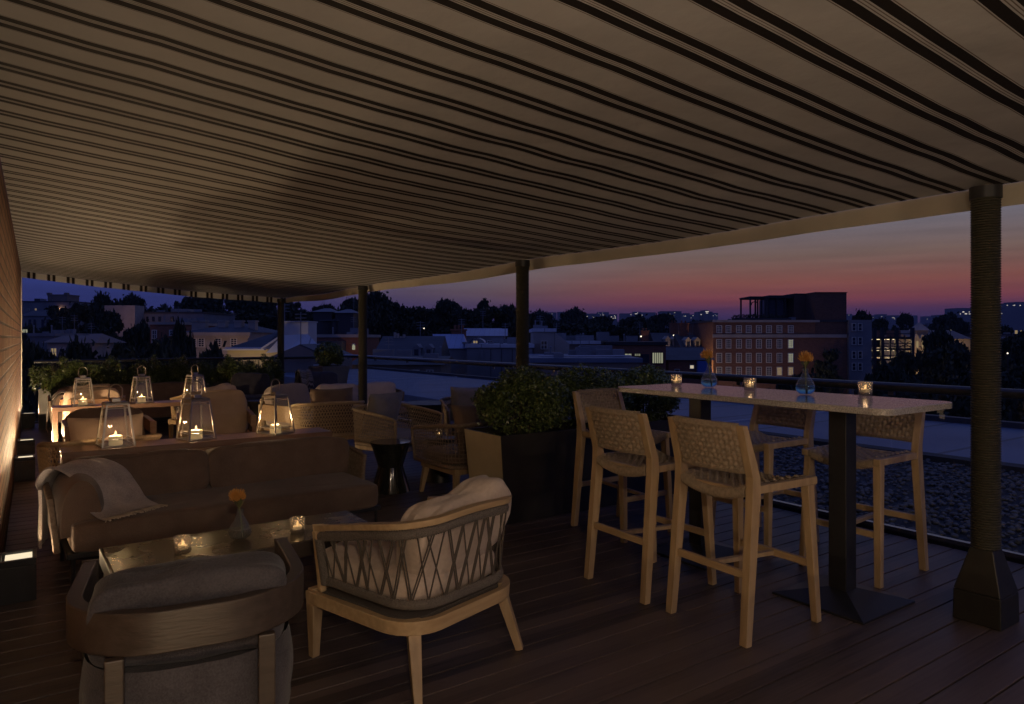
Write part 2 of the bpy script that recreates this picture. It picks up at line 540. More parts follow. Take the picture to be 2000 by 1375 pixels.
M['lampspot'] = emit('far_lamp', (1.0, 0.86, 0.66), 1.6)
M['stripe'] = mat('striped_wool', (0.03, 0.03, 0.035), (0.3, 0.27, 0.25), 0.9, 3, (30, 1, 1), detail=0)


# ------------------------------------------------------------------ mesh builder
class MB:
    def __init__(s):
        s.v, s.f = [], []

    def add(s, vs, fs):
        o = len(s.v)
        s.v += [tuple(v) for v in vs]
        s.f += [tuple(i + o for i in f) for f in fs]
        return s

    def hexa(s, p):
        return s.add(p, [(3, 2, 1, 0), (4, 5, 6, 7), (0, 1, 5, 4), (1, 2, 6, 5), (2, 3, 7, 6), (3, 0, 4, 7)])

    def box(s, x0, x1, y0, y1, z0, z1):
        return s.hexa([(x0, y0, z0), (x1, y0, z0), (x1, y1, z0), (x0, y1, z0), (x0, y0, z1), (x1, y0, z1), (x1, y1, z1), (x0, y1, z1)])

    def frus(s, cx, cy, z0, z1, a0, b0, a1, b1, dx=0, dy=0):
        return s.hexa([(cx - a0, cy - b0, z0), (cx + a0, cy - b0, z0), (cx + a0, cy + b0, z0), (cx - a0, cy + b0, z0),
                       (cx + dx - a1, cy + dy - b1, z1), (cx + dx + a1, cy + dy - b1, z1), (cx + dx + a1, cy + dy + b1, z1), (cx + dx - a1, cy + dy + b1, z1)])

    def bar(s, p, q, w, h, w2=None, h2=None, up=(0, 0, 1)):
        p, q = Vector(p), Vector(q)
        w2 = w if w2 is None else w2
        h2 = h if h2 is None else h2
        d = (q - p).normalized()
        u = Vector(up)
        sx = d.cross(u)
        if sx.length < 1e-4:
            sx = d.cross(Vector((0, 1, 0)))
        sx.normalize()
        sy = sx.cross(d).normalized()
        a = [p + sx * (i * w / 2) + sy * (j * h / 2) for i, j in ((-1, -1), (1, -1), (1, 1), (-1, 1))]
        b = [q + sx * (i * w2 / 2) + sy * (j * h2 / 2) for i, j in ((-1, -1), (1, -1), (1, 1), (-1, 1))]
        return s.hexa(a + b)

    def tube(s, pts, r, n=8, closed=False, r2=None):
        pts = [Vector(p) for p in pts]
        k = len(pts)
        vs, fs = [], []
        prev = None
        for i, p in enumerate(pts):
            if closed:
                t = pts[(i + 1) % k] - pts[i - 1]
            else:
                t = pts[min(i + 1, k - 1)] - pts[max(i - 1, 0)]
            if t.length < 1e-9:
                t = Vector((0, 0, 1))
            t.normalize()
            if prev is None:
                a = Vector((0, 0, 1)) if abs(t.z) < 0.9 else Vector((1, 0, 0))
                prev = (a - t * a.dot(t)).normalized()
            else:
                prev = (prev - t * prev.dot(t))
                prev = prev.normalized() if prev.length > 1e-6 else Vector((1, 0, 0))
            bn = t.cross(prev)
            rr = r if r2 is None else r + (r2 - r) * i / max(1, k - 1)
            for j in range(n):
                an = 2 * PI * j / n
                vs.append(p + prev * (rr * math.cos(an)) + bn * (rr * math.sin(an)))
        for i in range(k if closed else k - 1):
            for j in range(n):
                a, b = i * n + j, i * n + (j + 1) % n
                c, d = ((i + 1) % k) * n + (j + 1) % n, ((i + 1) % k) * n + j
                fs.append((a, b, c, d))
        if not closed:
            fs.append(tuple(reversed(range(n))))
            fs.append(tuple((k - 1) * n + j for j in range(n)))
        return s.add(vs, fs)

    def lathe(s, prof, n=24, cx=0, cy=0, wob=None):
        vs, fs = [], []
        for i, (r, z) in enumerate(prof):
            for j in range(n):
                a = 2 * PI * j / n
                rr = r + (wob(a, z) if wob else 0)
                vs.append((cx + rr * math.cos(a), cy + rr * math.sin(a), z))
        for i in range(len(prof) - 1):
            for j in range(n):
                fs.append((i * n + j, i * n + (j + 1) % n, (i + 1) * n + (j + 1) % n, (i + 1) * n + j))
        return s.add(vs, fs)

    def disc(s, r, z, n=24, cx=0, cy=0, down=False):
        vs = [(cx + r * math.cos(2 * PI * j / n), cy + r * math.sin(2 * PI * j / n), z) for j in range(n)]
        f = tuple(range(n))
        return s.add(vs, [tuple(reversed(f)) if down else f])

    def grid(s, fn, nu, nv, cu=False, cv=False):
        vs, fs = [], []
        for i in range(nu + (0 if cu else 1)):
            for j in range(nv + (0 if cv else 1)):
                vs.append(fn(i / nu, j / nv))
        w = nv + (0 if cv else 1)
        h = nu + (0 if cu else 1)
        for i in range(nu):
            for j in range(nv):
                i2, j2 = (i + 1) % h, (j + 1) % w
                fs.append((i * w + j, i2 * w + j, i2 * w + j2, i * w + j2))
        return s.add(vs, fs)

    def xf(s, m, start=0):
        s.v = s.v[:start] + [tuple(m @ Vector(v)) for v in s.v[start:]]
        return s

    def build(s, name, m, parent=None, smooth=False, bevel=0, loc=None, angle=40):
        me = bpy.data.meshes.new(name)
        me.from_pydata(s.v, [], s.f)
        me.validate()
        me.materials.append(m)
        if smooth:
            for p in me.polygons:
                p.use_smooth = True
            me.set_sharp_from_angle(angle=R(angle))
        o = bpy.data.objects.new(name, me)
        COL.objects.link(o)
        if parent:
            o.parent = parent
        if loc:
            o.location = loc
        if bevel:
            b = o.modifiers.new('bevel', 'BEVEL')
            b.width = bevel
            b.segments = 2
            b.limit_method = 'ANGLE'
        return o


def np_mesh(name, V, F, m, parent=None, smooth=False):
    """V (n,3) float, F (m,k) int"""
    me = bpy.data.meshes.new(name)
    k = F.shape[1]
    me.vertices.add(len(V))
    me.vertices.foreach_set('co', V.astype(np.float32).ravel())
    me.loops.add(F.size)
    me.loops.foreach_set('vertex_index', F.astype(np.int32).ravel())
    me.polygons.add(len(F))
    me.polygons.foreach_set('loop_start', np.arange(0, F.size, k, dtype=np.int32))
    me.update(calc_edges=True)
    if smooth:
        me.polygons.foreach_set('use_smooth', np.ones(len(F), dtype=bool))
    me.materials.append(m)
    o = bpy.data.objects.new(name, me)
    COL.objects.link(o)
    if parent:
        o.parent = parent
    return o


def tag(o, label=None, cat=None, group=None, kind=None):
    if label:
        o['label'] = label
    if cat:
        o['category'] = cat
    if group:
        o['group'] = group
    if kind:
        o['kind'] = kind
    return o


def thing(name, label, cat, loc=(0, 0, 0), rz=0, group=None):
    o = bpy.data.objects.new(name, None)
    o.empty_display_size = 0.1
    COL.objects.link(o)
    o.location = loc
    o.rotation_euler = (0, 0, rz)
    return tag(o, label, cat, group)


KIDS = {}


def kids(o):
    return [c for c in bpy.data.objects if c.parent == o]


def dup(o, loc, rz, label, group=None, cat=None):
    """copy a thing with its parts and their sub-parts"""
    def rec(s, par):
        c = s.copy()
        COL.objects.link(c)
        if par:
            c.parent = par
        for ch in kids(s):
            rec(ch, c)
        return c
    c = rec(o, None)
    c.location = loc
    c.rotation_euler = (0, 0, rz)
    c['label'] = label
    if group:
        c['group'] = group
    return c


def light(kind, name, loc, col, energy, size=0.05, parent=None, rot=None, spot=None):
    l = bpy.data.lights.new(name, kind)
    l.color = col
    l.energy = energy
    if kind == 'AREA':
        l.shape = 'RECTANGLE'
        l.size = size
        l.size_y = size
    else:
        l.shadow_soft_size = size
    if kind == 'SPOT' and spot:
        l.spot_size = spot
        l.spot_blend = 0.6
    o = bpy.data.objects.new(name, l)
    COL.objects.link(o)
    o.location = loc
    if rot:
        o.rotation_euler = rot
    if parent:
        o.parent = parent
    return o


def sp(v, e):
    return math.copysign(abs(v) ** e, v)


def cushion(w, d, h, e1=0.45, e2=0.28, seed=0, wr=0.006, n=(44, 20), puff=0.0, sag=0.0):
    """box cushion: superellipsoid centred on the origin with soft creases"""
    mb = MB()

    def fn(u, v):
        a = 2 * PI * u
        b = PI * (v - 0.5)
        x = sp(math.cos(b), e1) * sp(math.cos(a), e2)
        y = sp(math.cos(b), e1) * sp(math.sin(a), e2)
        z = sp(math.sin(b), e1)
        r2 = min(1, max(abs(x), abs(y)))
        zz = z * (1 + puff * (1 - r2 * r2))
        p = Vector((x * w / 2, y * d / 2, zz * h / 2))
        q = p * 6 + Vector((seed * 3.1, seed, 0))
        k = noise.noise(q) * wr * 1.4 + noise.noise(Vector((q.x * 0.5, q.y * 2.2, q.z * 0.7)) * 2.2) * wr
        nrm = Vector((x, y, z)).normalized()
        p += nrm * k
        p.z -= sag * (1 - (2 * (x * 0.5 + 0.5) - 1) ** 2) if sag else 0
        return p
    mb.grid(fn, n[0], n[1], True, False)
    return mb


def pillow(w, h, t, seed=0, wr=0.008, n=22):
    """knife-edge scatter pillow in the XZ plane, thickness along Y, centred"""
    mb = MB()
    for s in (1, -1):
        def fn(u, v):
            x, z = 2 * u - 1, 2 * v - 1
            th = ((1 - abs(x) ** 3.0) * (1 - abs(z) ** 3.0)) ** 0.55
            pin = 1 - 0.07 * (1 - abs(x) ** 2) * (abs(z) ** 3)
            pix = 1 - 0.07 * (1 - abs(z) ** 2) * (abs(x) ** 3)
            k = noise.noise(Vector((x * 3 + seed, z * 3, s * 2 + seed))) * wr * (th ** 0.5) * 1.6
            k += noise.noise(Vector((x * 7 + seed, z * 2.3, s))) * wr * (abs(x * z) + 0.15)
            return (x * w / 2 * pix, s * (t / 2 * th + 0.002 + k * 1.0 * (1 if th > 0 else 0)), z * h / 2 * pin)
        st = len(mb.f)
        mb.grid(fn, n, n)
        if s == 1:
            mb.f[st:] = [tuple(reversed(f)) for f in mb.f[st:]]
    return mb


def T(loc=(0, 0, 0), rx=0, ry=0, rz=0):
    return Matrix.Translation(loc) @ Matrix.Rotation(rz, 4, 'Z') @ Matrix.Rotation(ry, 4, 'Y') @ Matrix.Rotation(rx, 4, 'X')


rng = np.random.default_rng(7)


def leaves(clumps, n, size, out_bias=0.6, shell=0.55, flat=0.6, aspect=0.5, up=0.0, rg=None, jit=0.12):
    """n leaf quads in a list of ellipsoid clumps (cx,cy,cz,rx,ry,rz)"""
    rg = rg or rng
    C = np.array(clumps, float)
    wgt = (C[:, 3] * C[:, 4] * C[:, 5]) ** (2 / 3)
    idx = rg.choice(len(C), n, p=wgt / wgt.sum())
    d = rg.normal(size=(n, 3))
    d /= np.linalg.norm(d, axis=1)[:, None]
    r = shell + (1 - shell) * rg.random(n) ** 0.6
    r *= 1 + jit * rg.normal(size=n) * (rg.random(n) > 0.7)
    P = C[idx, :3] + d * C[idx, 3:] * r[:, None]
    nr = d * out_bias + rg.normal(size=(n, 3)) * flat + np.array([0, 0, up])
    nr /= np.linalg.norm(nr, axis=1)[:, None]
    t = np.cross(nr, rg.normal(size=(n, 3)))
    t /= np.linalg.norm(t, axis=1)[:, None]
    b = np.cross(nr, t)
    s = size * (0.6 + 0.8 * rg.random(n))[:, None]
    a = aspect
    V = np.stack([P - t * s, P + b * s * a, P + t * s, P - b * s * a], 1).reshape(-1, 3)
    F = np.arange(n * 4).reshape(n, 4)
    return V, F


# ================================================================== world
W = bpy.data.worlds.new('World')
S.world = W
W.use_nodes = True
nt = W.node_tree
nt.nodes.clear()
L = nt.links.new
wo = N(nt, 'ShaderNodeOutputWorld')
tc = N(nt, 'ShaderNodeTexCoord')
sx = N(nt, 'ShaderNodeSeparateXYZ')
L(tc.outputs['Generated'], sx.inputs['Vector'])
SUN = Vector((0.893, 0.45, 0)).normalized()
flat = N(nt, 'ShaderNodeVectorMath', operation='MULTIPLY')
flat.inputs[1].default_value = (1, 1, 0)
L(tc.outputs['Generated'], flat.inputs[0])
nrm = N(nt, 'ShaderNodeVectorMath', operation='NORMALIZE')
L(flat.outputs['Vector'], nrm.inputs[0])
dt = N(nt, 'ShaderNodeVectorMath', operation='DOT_PRODUCT')
dt.inputs[1].default_value = SUN
L(nrm.outputs['Vector'], dt.inputs[0])


def ramp(stops):
    r = N(nt, 'ShaderNodeValToRGB')
    cr = r.color_ramp
    cr.elements[0].position = stops[0][0]
    cr.elements[0].color = c4(stops[0][1])
    cr.elements[1].position = stops[-1][0]
    cr.elements[1].color = c4(stops[-1][1])
    for p, c in stops[1:-1]:
        e = cr.elements.new(p)
        e.color = c4(c)
    return r


def lin(r, g, b):
    return tuple(((x / 255) / 12.92 if x / 255 <= 0.04045 else ((x / 255 + 0.055) / 1.055) ** 2.4) for x in (r, g, b))


# elevation (sine) 0..1 stretched: fac = sqrt(z)
sq = N(nt, 'ShaderNodeMath', operation='POWER')
mxz = N(nt, 'ShaderNodeMath', operation='MAXIMUM')
mxz.inputs[1].default_value = 0
L(sx.outputs['Z'], mxz.inputs[0])
L(mxz.outputs['Value'], sq.inputs[0])
sq.inputs[1].default_value = 0.5


def st(*a):
    return [(math.sqrt(e), lin(*c)) for e, c in a]


ZEN = (52, 63, 118)
west = ramp(st((0, (38, 30, 62)), (0.028, (50, 38, 74)), (0.038, (66, 40, 72)), (0.052, (104, 52, 62)), (0.075, (112, 66, 60)),
               (0.11, (100, 80, 74)), (0.16, (92, 90, 100)), (0.3, (66, 70, 98)), (0.6, (48, 58, 100)), (1, ZEN)))
mid = ramp(st((0, (34, 30, 62)), (0.03, (46, 41, 78)), (0.045, (62, 50, 78)), (0.065, (82, 66, 74)), (0.095, (92, 85, 90)),
              (0.15, (88, 88, 104)), (0.3, (62, 68, 102)), (0.6, (46, 56, 102)), (1, ZEN)))
north = ramp(st((0, (24, 28, 66)), (0.04, (34, 41, 90)), (0.08, (38, 47, 100)), (0.15, (42, 52, 108)), (0.3, (42, 52, 106)),
                (0.6, (44, 55, 104)), (1, ZEN)))
for r in (west, mid, north):
    L(sq.outputs['Value'], r.inputs['Fac'])
f1 = N(nt, 'ShaderNodeMapRange', interpolation_type='SMOOTHSTEP')
f1.inputs['From Min'].default_value = 0.58
f1.inputs['From Max'].default_value = 0.90
L(dt.outputs['Value'], f1.inputs['Value'])
f2 = N(nt, 'ShaderNodeMapRange', interpolation_type='SMOOTHSTEP')
f2.inputs['From Min'].default_value = 0.84
f2.inputs['From Max'].default_value = 0.985
L(dt.outputs['Value'], f2.inputs['Value'])
x1 = N(nt, 'ShaderNodeMix', data_type='RGBA')
L(f1.outputs['Result'], x1.inputs[0])
L(north.outputs['Color'], x1.inputs[6])
L(mid.outputs['Color'], x1.inputs[7])
x2 = N(nt, 'ShaderNodeMix', data_type='RGBA')
L(f2.outputs['Result'], x2.inputs[0])
L(x1.outputs[2], x2.inputs[6])
L(west.outputs['Color'], x2.inputs[7])
# faint streaks of cloud
mp = N(nt, 'ShaderNodeMapping')
mp.inputs['Scale'].default_value = (3, 3, 60)
L(tc.outputs['Generated'], mp.inputs['Vector'])
nz = N(nt, 'ShaderNodeTexNoise')
nz.inputs['Scale'].default_value = 2.2
nz.inputs['Detail'].default_value = 5
L(mp.outputs['Vector'], nz.inputs['Vector'])
cr = N(nt, 'ShaderNodeMapRange')
cr.inputs['From Min'].default_value = 0.35
cr.inputs['From Max'].default_value = 0.7
cr.inputs['To Min'].default_value = 1.04
cr.inputs['To Max'].default_value = 0.88
L(nz.outputs['Fac'], cr.inputs['Value'])
sc = N(nt, 'ShaderNodeVectorMath', operation='SCALE')
L(x2.outputs[2], sc.inputs[0])
L(cr.outputs['Result'], sc.inputs['Scale'])
bg = N(nt, 'ShaderNodeBackground')
L(sc.outputs['Vector'], bg.inputs['Color'])
bg.inputs['Strength'].default_value = 1.12
sky = N(nt, 'ShaderNodeTexSky', sky_type='NISHITA')
sky.sun_disc = False
sky.sun_elevation = R(-4)
sky.sun_rotation = math.atan2(SUN.x, SUN.y)
bg2 = N(nt, 'ShaderNodeBackground')
bg2.inputs['Strength'].default_value = 0.05
L(sky.outputs['Color'], bg2.inputs['Color'])
ad = N(nt, 'ShaderNodeAddShader')
L(bg.outputs['Background'], ad.inputs[0])
L(bg2.outputs['Background'], ad.inputs[1])
L(ad.outputs['Shader'], wo.inputs['Surface'])

S.view_settings.view_transform = 'Standard'
S.view_settings.look = 'None'
S.view_settings.exposure = 0.22
S.view_settings.gamma = 1
S.cycles.max_bounces = 8
S.cycles.transparent_max_bounces = 24
S.cycles.sample_clamp_indirect = 2.0
S.cycles.blur_glossy = 0.5

# ================================================================== the terrace
WX = -0.168                      # face of the brick wall
PX, PY = 3.9, (1.52, 5.5, 9.47, 13.5)
YEND = 13.62
HW, HE = 2.47, 2.165

# deck boards
mb = MB()
y = -4.0
k = 0
while y < YEND + 0.35:
    mb.box(WX + 0.01, 5.04, y, y + PITCH - 0.009, -0.025, 0.0)
    y += PITCH
    k += 1
dk = mb.build('deck', M['deck'], bevel=0.002)
tag(dk, kind='structure')
tag(MB().box(WX + 0.01, 5.04, -4.0, YEND + 0.35, -0.12, -0.03).build('deck_underlay', M['blackroof']), kind='structure')
# slab of our own roof
tag(MB().box(-6, 8.56, -6, YEND + 0.5, -1.2, -0.125).build('roof_slab', M['blackroof']), kind='structure')

# brick wall
wl = thing('brick_wall', 'warm red brick wall washed by low uplights along the left of the terrace', 'wall', (0, 0, 0))
MB().box(WX - 0.3, WX, -6, YEND, -0.12, 3.4).build('brickwork', M['brick'], wl)
MB().box(WX - 0.31, WX + 0.012, YEND + 0.002, YEND + 0.05, -0.12, 3.4).build('corner_trim', M['frame_w'], wl)

# awning
NY = 150
Y0 = -3.2


def canopy(u, v):
    x = WX + 0.005 + u * (PX + 0.12 - WX)
    yy = Y0 + v * (YEND - Y0)
    z = HW + (HE + 0.01 - HW) * u
    sag = 0.042 * 4 * u * (1 - u)
    # slack between the posts along the outer edge
    t = (yy - PY[0]) / 3.97
    z -= sag
    z -= 0.028 * u ** 3 * math.sin(PI * (t % 1.0)) ** 2
    z += 0.003 * math.sin(yy * 3.1) * math.sin(PI * u) + 0.004 * math.sin((x - 0.6 * yy) * 2.6) * math.sin(PI * u) + 0.007 * noise.noise(Vector((x * 1.2, yy * 0.9, 0)))
    z += 0.005 * noise.noise(Vector((x * 4.0, yy * 1.1, 3)))
    return (x, yy, z)


aw = thing('awning', 'large striped canvas awning stretched over the whole terrace', 'awning')
mb = MB()
mb.grid(canopy, 40, NY)
o = mb.build('canopy', M['awning'], aw, True)
o.data.uv_layers.new(name='UVMap')
uv = o.data.uv_layers.active.data
for lp in o.data.loops:
    v = o.data.vertices[lp.vertex_index].co
    uv[lp.index].uv = (v.x, (v.y - 3.129) / 0.2373)


def val_side(u, v):
    p = canopy(1, v)
    w = 0.012 * math.sin(p[1] * 2.2) + 0.006 * math.sin(p[1] * 7.1)
    return (p[0] + 0.004 + w * u, p[1], p[2] - u * (0.105 + 0.008 * math.sin(p[1] * 1.3)))


mb = MB()
mb.grid(val_side, 4, NY)
mb.build('side_valance', M['valance'], aw, True)


def val_end(u, v):
    p = canopy(v, 1)
    w = 0.010 * math.sin(p[0] * 9) + 0.004 * math.sin(p[0] * 23)
    return (p[0], p[1] + 0.004 + w * u, p[2] - u * 0.10)


mb = MB()
mb.grid(val_end, 4, 120)
o = mb.build('end_valance', M['awning'], aw, True)
o.data.uv_layers.new(name='UVMap')
uv = o.data.uv_layers.active.data
for lp in o.data.loops:
    v = o.data.vertices[lp.vertex_index].co
    uv[lp.index].uv = (v.y, v.x / 0.268 + 0.12)
# posts wrapped in rope
SIDE = ['nearest rope wrapped post beside the bar table', 'second rope wrapped post rising behind the long box hedge',
        'third rope wrapped post between the woven chairs and the pale sofa', 'farthest rope wrapped post at the end corner of the awning']
post0 = None
for i, yy in enumerate(PY):
    if i == 0:
        post0 = thing('awning_post', SIDE[0], 'post', (PX, yy, 0), 0, 'dark posts holding up the awning edge')
        mb = MB()
        mb.lathe([(0.055, 0.3), (0.055, 2.15)], 24)
        mb.build('pole', M['post'], post0, True)
        # rope: stacked turns
        prof = []
        z = 0.36
        pitch = 0.0125
        mb = MB()
        while z < 2.09:
            for q in range(6):
                a = PI * q / 6
                prof.append((0.057 + 0.0085 * math.sin(a), z + pitch * q / 6))
            z += pitch
        mb.lathe(prof, 28)
        mb.build('rope_wrap', M['rope_dark'], post0, True, angle=80)
        mb = MB()
        mb.frus(0, 0, 0.0, 0.15, 0.108, 0.108, 0.105, 0.105)
        mb.frus(0, 0, 0.1505, 0.36, 0.105, 0.105, 0.052, 0.052)
        mb.build('post_base', M['post'], post0, bevel=0.006)
        mb = MB()
        mb.lathe([(0.0, 2.09), (0.07, 2.09), (0.07, 2.15), (0.0, 2.15)], 20)
        mb.build('post_cap', M['black'], post0, True)
    else:
        dup(post0, (PX, yy, 0), 0, SIDE[i], 'dark posts holding up the awning edge')

# balustrade: glass panes under a round handrail
RX = 5.12
bl = thing('glass_balustrade', 'long clear glass balustrade with a dark round handrail', 'balustrade')
mb = MB()
mb.tube([(RX, yy, 1.045) for yy in np.linspace(-4, YEND + 0.2, 12)], 0.033, 14)
mb.tube([(RX, YEND + 0.2, 1.045), (RX, YEND + 0.2, 1.02), (RX - 0.05, YEND + 0.2, 1.01)], 0.024, 10)
mb.build('handrail', M['railblack'], bl, True)
yy = -4.0
seams = []
while yy < YEND:
    y2 = min(yy + 1.32, YEND + 0.18)
    MB().box(RX - 0.006, RX + 0.006, yy + 0.006, y2 - 0.006, 0.045, 1.022).build('glass_pane', M['glass'], bl)
    seams.append(y2)
    yy = y2
MB().box(RX - 0.022, RX + 0.022, -4, YEND + 0.24, -0.03, 0.04).build('base_channel', M['rail'], bl)
for q in seams[:-1]:
    MB().box(RX - 0.014, RX + 0.014, q - 0.02, q + 0.02, 0.985, 1.03).build('rail_bracket', M['rail'], bl)
b2 = thing('glass_balustrade', 'low glass balustrade with dark top rail behind the end planters', 'balustrade')
mb = MB()
mb.tube([(x, YEND + 0.2, 1.01) for x in np.linspace(0.0, RX - 0.06, 10)], 0.026, 12)
mb.build('handrail', M['black'], b2, True)
x = 0.0
while x < RX - 0.1:
    xx = min(x + 1.25, RX - 0.04)
    MB().box(x + 0.006, xx - 0.006, YEND + 0.194, YEND + 0.206, 0.03, 0.985).build('glass_pane', M['glass'], b2)
    x = xx
MB().box(0.0, RX - 0.03, YEND + 0.178, YEND + 0.222, -0.03, 0.028).build('base_channel', M['black'], b2)

# pebbles on the roof beyond the glass
tag(MB().box(5.045, 8.56, -6, YEND + 0.5, -0.12, -0.03).build('pebble_bed', M['pebble_bed']), kind='structure')
ico_v, ico_f = None, None
import bmesh
bm = bmesh.new()
bmesh.ops.create_icosphere(bm, subdivisions=2, radius=1)
ico_v = np.array([v.co[:] for v in bm.verts])
ico_f = np.array([[v.index for v in f.verts] for f in bm.faces])
bm.free()
rg = np.random.default_rng(3)
n = 13000
px = 5.16 + rg.random(n) * 3.36
py = -0.5 + (rg.random(n) ** 1.5) * 14
sz = 0.012 + 0.017 * rg.random(n)
pz = -0.03 + sz * 0.35 + rg.random(n) * 0.018
an = rg.random(n) * 6.28
el = 0.6 + 0.5 * rg.random(n)
V = ico_v[None] * np.stack([sz, sz * el, sz * (0.45 + 0.25 * rg.random(n))], 1)[:, None, :]
ca, sa = np.cos(an)[:, None], np.sin(an)[:, None]
X_ = V[..., 0] * ca - V[..., 1] * sa
Y_ = V[..., 0] * sa + V[..., 1] * ca
V = np.stack([X_ + px[:, None], Y_ + py[:, None], V[..., 2] + pz[:, None]], -1).reshape(-1, 3)
F = (ico_f[None] + (np.arange(n) * len(ico_v))[:, None, None]).reshape(-1, 3)
tag(np_mesh('pebbles', V, F, M['pebble'], smooth=True), 'grey river pebbles covering the roof strip beyond the glass', 'pebbles', kind='stuff')
cb = MB().box(8.565, 8.8, -6, YEND + 0.5, -1.2, 0.035)
cb.build('roof_kerb', M['blackroof'])['kind'] = 'structure'

# neighbouring flat roof
nb = thing('flat_roof_building', 'flat topped neighbouring building with a bluish pale roof just below the terrace', 'building')
MB().box(9.1, 15.3, -14, 36, -13, -0.30).build('wall', M['h_grey'], nb)
MB().box(9.12, 15.28, -13.98, 35.98, -0.30, -0.285).build('roof', M['membrane'], nb)
for q in (3.0, 9.0, 17.0, 26.0):
    MB().box(9.3, 15.0, q, q + 0.05, -0.285, -0.262).build('roof_seam', M['h_white'], nb)
MB().box(15.05, 15.3, -14, 36, -0.2851, -0.18).build('parapet', M['h_dark'], nb)

# wall uplights
WASH = 2.5


def wash(l, off, k_, room):
    l.use_nodes = True
    nt = l.node_tree
    em = [n for n in nt.nodes if n.type == 'EMISSION'][0]
    L = nt.links.new
    tc = nt.nodes.new('ShaderNodeTexCoord')
    s_ = nt.nodes.new('ShaderNodeSeparateXYZ')
    L(tc.outputs['Normal'], s_.inputs['Vector'])

    def m_(op, a, b=None, c=None):
        n = nt.nodes.new('ShaderNodeMath')
        n.operation = op
        for i_, v in enumerate((a, b, c)):
            if v is None:
                continue
            if isinstance(v, (int, float)):
                n.inputs[i_].default_value = v
            else:
                L(v, n.inputs[i_])
        return n.outputs[0]
    nx = m_('MAXIMUM', m_('MULTIPLY', s_.outputs['X'], -1.0), 0.03)
    ax = m_('ABSOLUTE', s_.outputs['X'])
    height = m_('DIVIDE', m_('MULTIPLY', s_.outputs['Z'], off), nx)        # how high on the wall this ray lands
    side = m_('DIVIDE', m_('MULTIPLY', m_('ABSOLUTE', s_.outputs['Y']), off), nx)
    inv = m_('DIVIDE', off * off * k_, m_('POWER', nx, 2.7))
    fz = m_('EXPONENT', m_('MULTIPLY', height, -0.75))
    fy = m_('EXPONENT', m_('MULTIPLY', m_('MULTIPLY', side, side), -0.22))
    gate = m_('MULTIPLY', m_('LESS_THAN', height, 2.02), m_('LESS_THAN', s_.outputs['X'], -0.03))
    up = m_('GREATER_THAN', s_.outputs['Z'], 0.1)
    v = m_('MULTIPLY', m_('MULTIPLY', m_('MULTIPLY', inv, fz), m_('MULTIPLY', fy, gate)), up)
    # a little of the lens glow spills level into the room
    edge = m_('MINIMUM', m_('MAXIMUM', m_('MULTIPLY', m_('ADD', s_.outputs['X'], 0.22), 3.0), 0.0), 1.0)
    spill = m_('MULTIPLY', m_('MULTIPLY', edge, m_('GREATER_THAN', s_.outputs['Z'], 0.0)), m_('MULTIPLY', m_('SUBTRACT', 1.0, s_.outputs['Z']), room))
    v = m_('ADD', v, spill)
    L(v, em.inputs['Strength'])


LY = [(4.62, 'nearest black box uplight on the deck below the brick wall'), (8.45, 'second black box uplight along the foot of the brick wall'),
      (9.85, 'third black box uplight, close behind the second one'), (13.3, 'farthest black box uplight at the end of the brick wall')]
LYX = [(0.7, 'black box uplight beside the camera at the foot of the wall'), (-2.2, 'black box uplight behind the camera at the foot of the wall')]
ul0 = None
for i, (yy, lab) in enumerate(LY + LYX):
    loc = (WX + 0.095, yy, 0)
    if ul0 is None:
        ul0 = thing('wall_uplight', lab, 'lamp', loc, 0, 'black box uplights along the brick wall')
        mb = MB()
        mb.box(-0.085, 0.085, -0.11, 0.11, 0.0, 0.19)
        mb.box(-0.085, 0.085, -0.11, -0.085, 0.191, 0.225)
        mb.box(-0.085, 0.085, 0.085, 0.11, 0.191, 0.225)
        mb.box(-0.085, -0.070, -0.0845, 0.0845, 0.191, 0.225)
        mb.box(0.070, 0.085, -0.0845, 0.0845, 0.191, 0.225)
        mb.build('housing', M['black'], ul0, bevel=0.003)
        MB().box(-0.055, 0.066, -0.075, 0.075, 0.2, 0.214).build('lens', M['lens'], ul0)
    else:
        dup(ul0, loc, 0, lab)
    e = (1, 0.9, 0.8, 0.9, 1.0, 0.9)[i]
    # asymmetric wall washer: the reflector throws nearly all of its light up the brick face
    w_ = light('POINT', 'wall_wash', (loc[0] + 0.045, yy, 0.235), (1, 0.68, 0.37), 4 * PI * 1.0, 0.012)
    wash(w_.data, loc[0] + 0.045 - WX, WASH * e, (0.35, 9.0, 10.0, 7.0, 0.7, 3.0)[i])
    light('SPOT', 'uplight_lamp', (loc[0] + 0.02, yy, 0.24), (1, 0.74, 0.50), (6, 13, 17, 24, 16, 12)[i], 0.2, rot=(PI, R((14, 12, 14, 20, 18, 14)[i]), 0), spot=R(160))

# wall lantern added out of view to light the lounge from the left
sc_ = thing('wall_lantern', 'added fill lantern on the brickwork, out of view beside the camera', 'lamp', (WX, -0.45, 1.85))
mb = MB()
mb.box(0.001, 0.02, -0.05, 0.05, -0.12, 0.12)
mb.box(0.02, 0.11, -0.02, 0.02, 0.12, 0.13)
mb.box(0.02, 0.17, -0.06, 0.06, -0.135, -0.12)
mb.build('bracket', M['black'], sc_)
MB().box(0.03, 0.16, -0.05, 0.05, -0.119, 0.119).build('glass_shade', M['glass_l'], sc_)
light('POINT', 'wall_lantern_bulb', (WX + 0.1, -0.45, 1.85), (1, 0.78, 0.56), 58, 0.05)

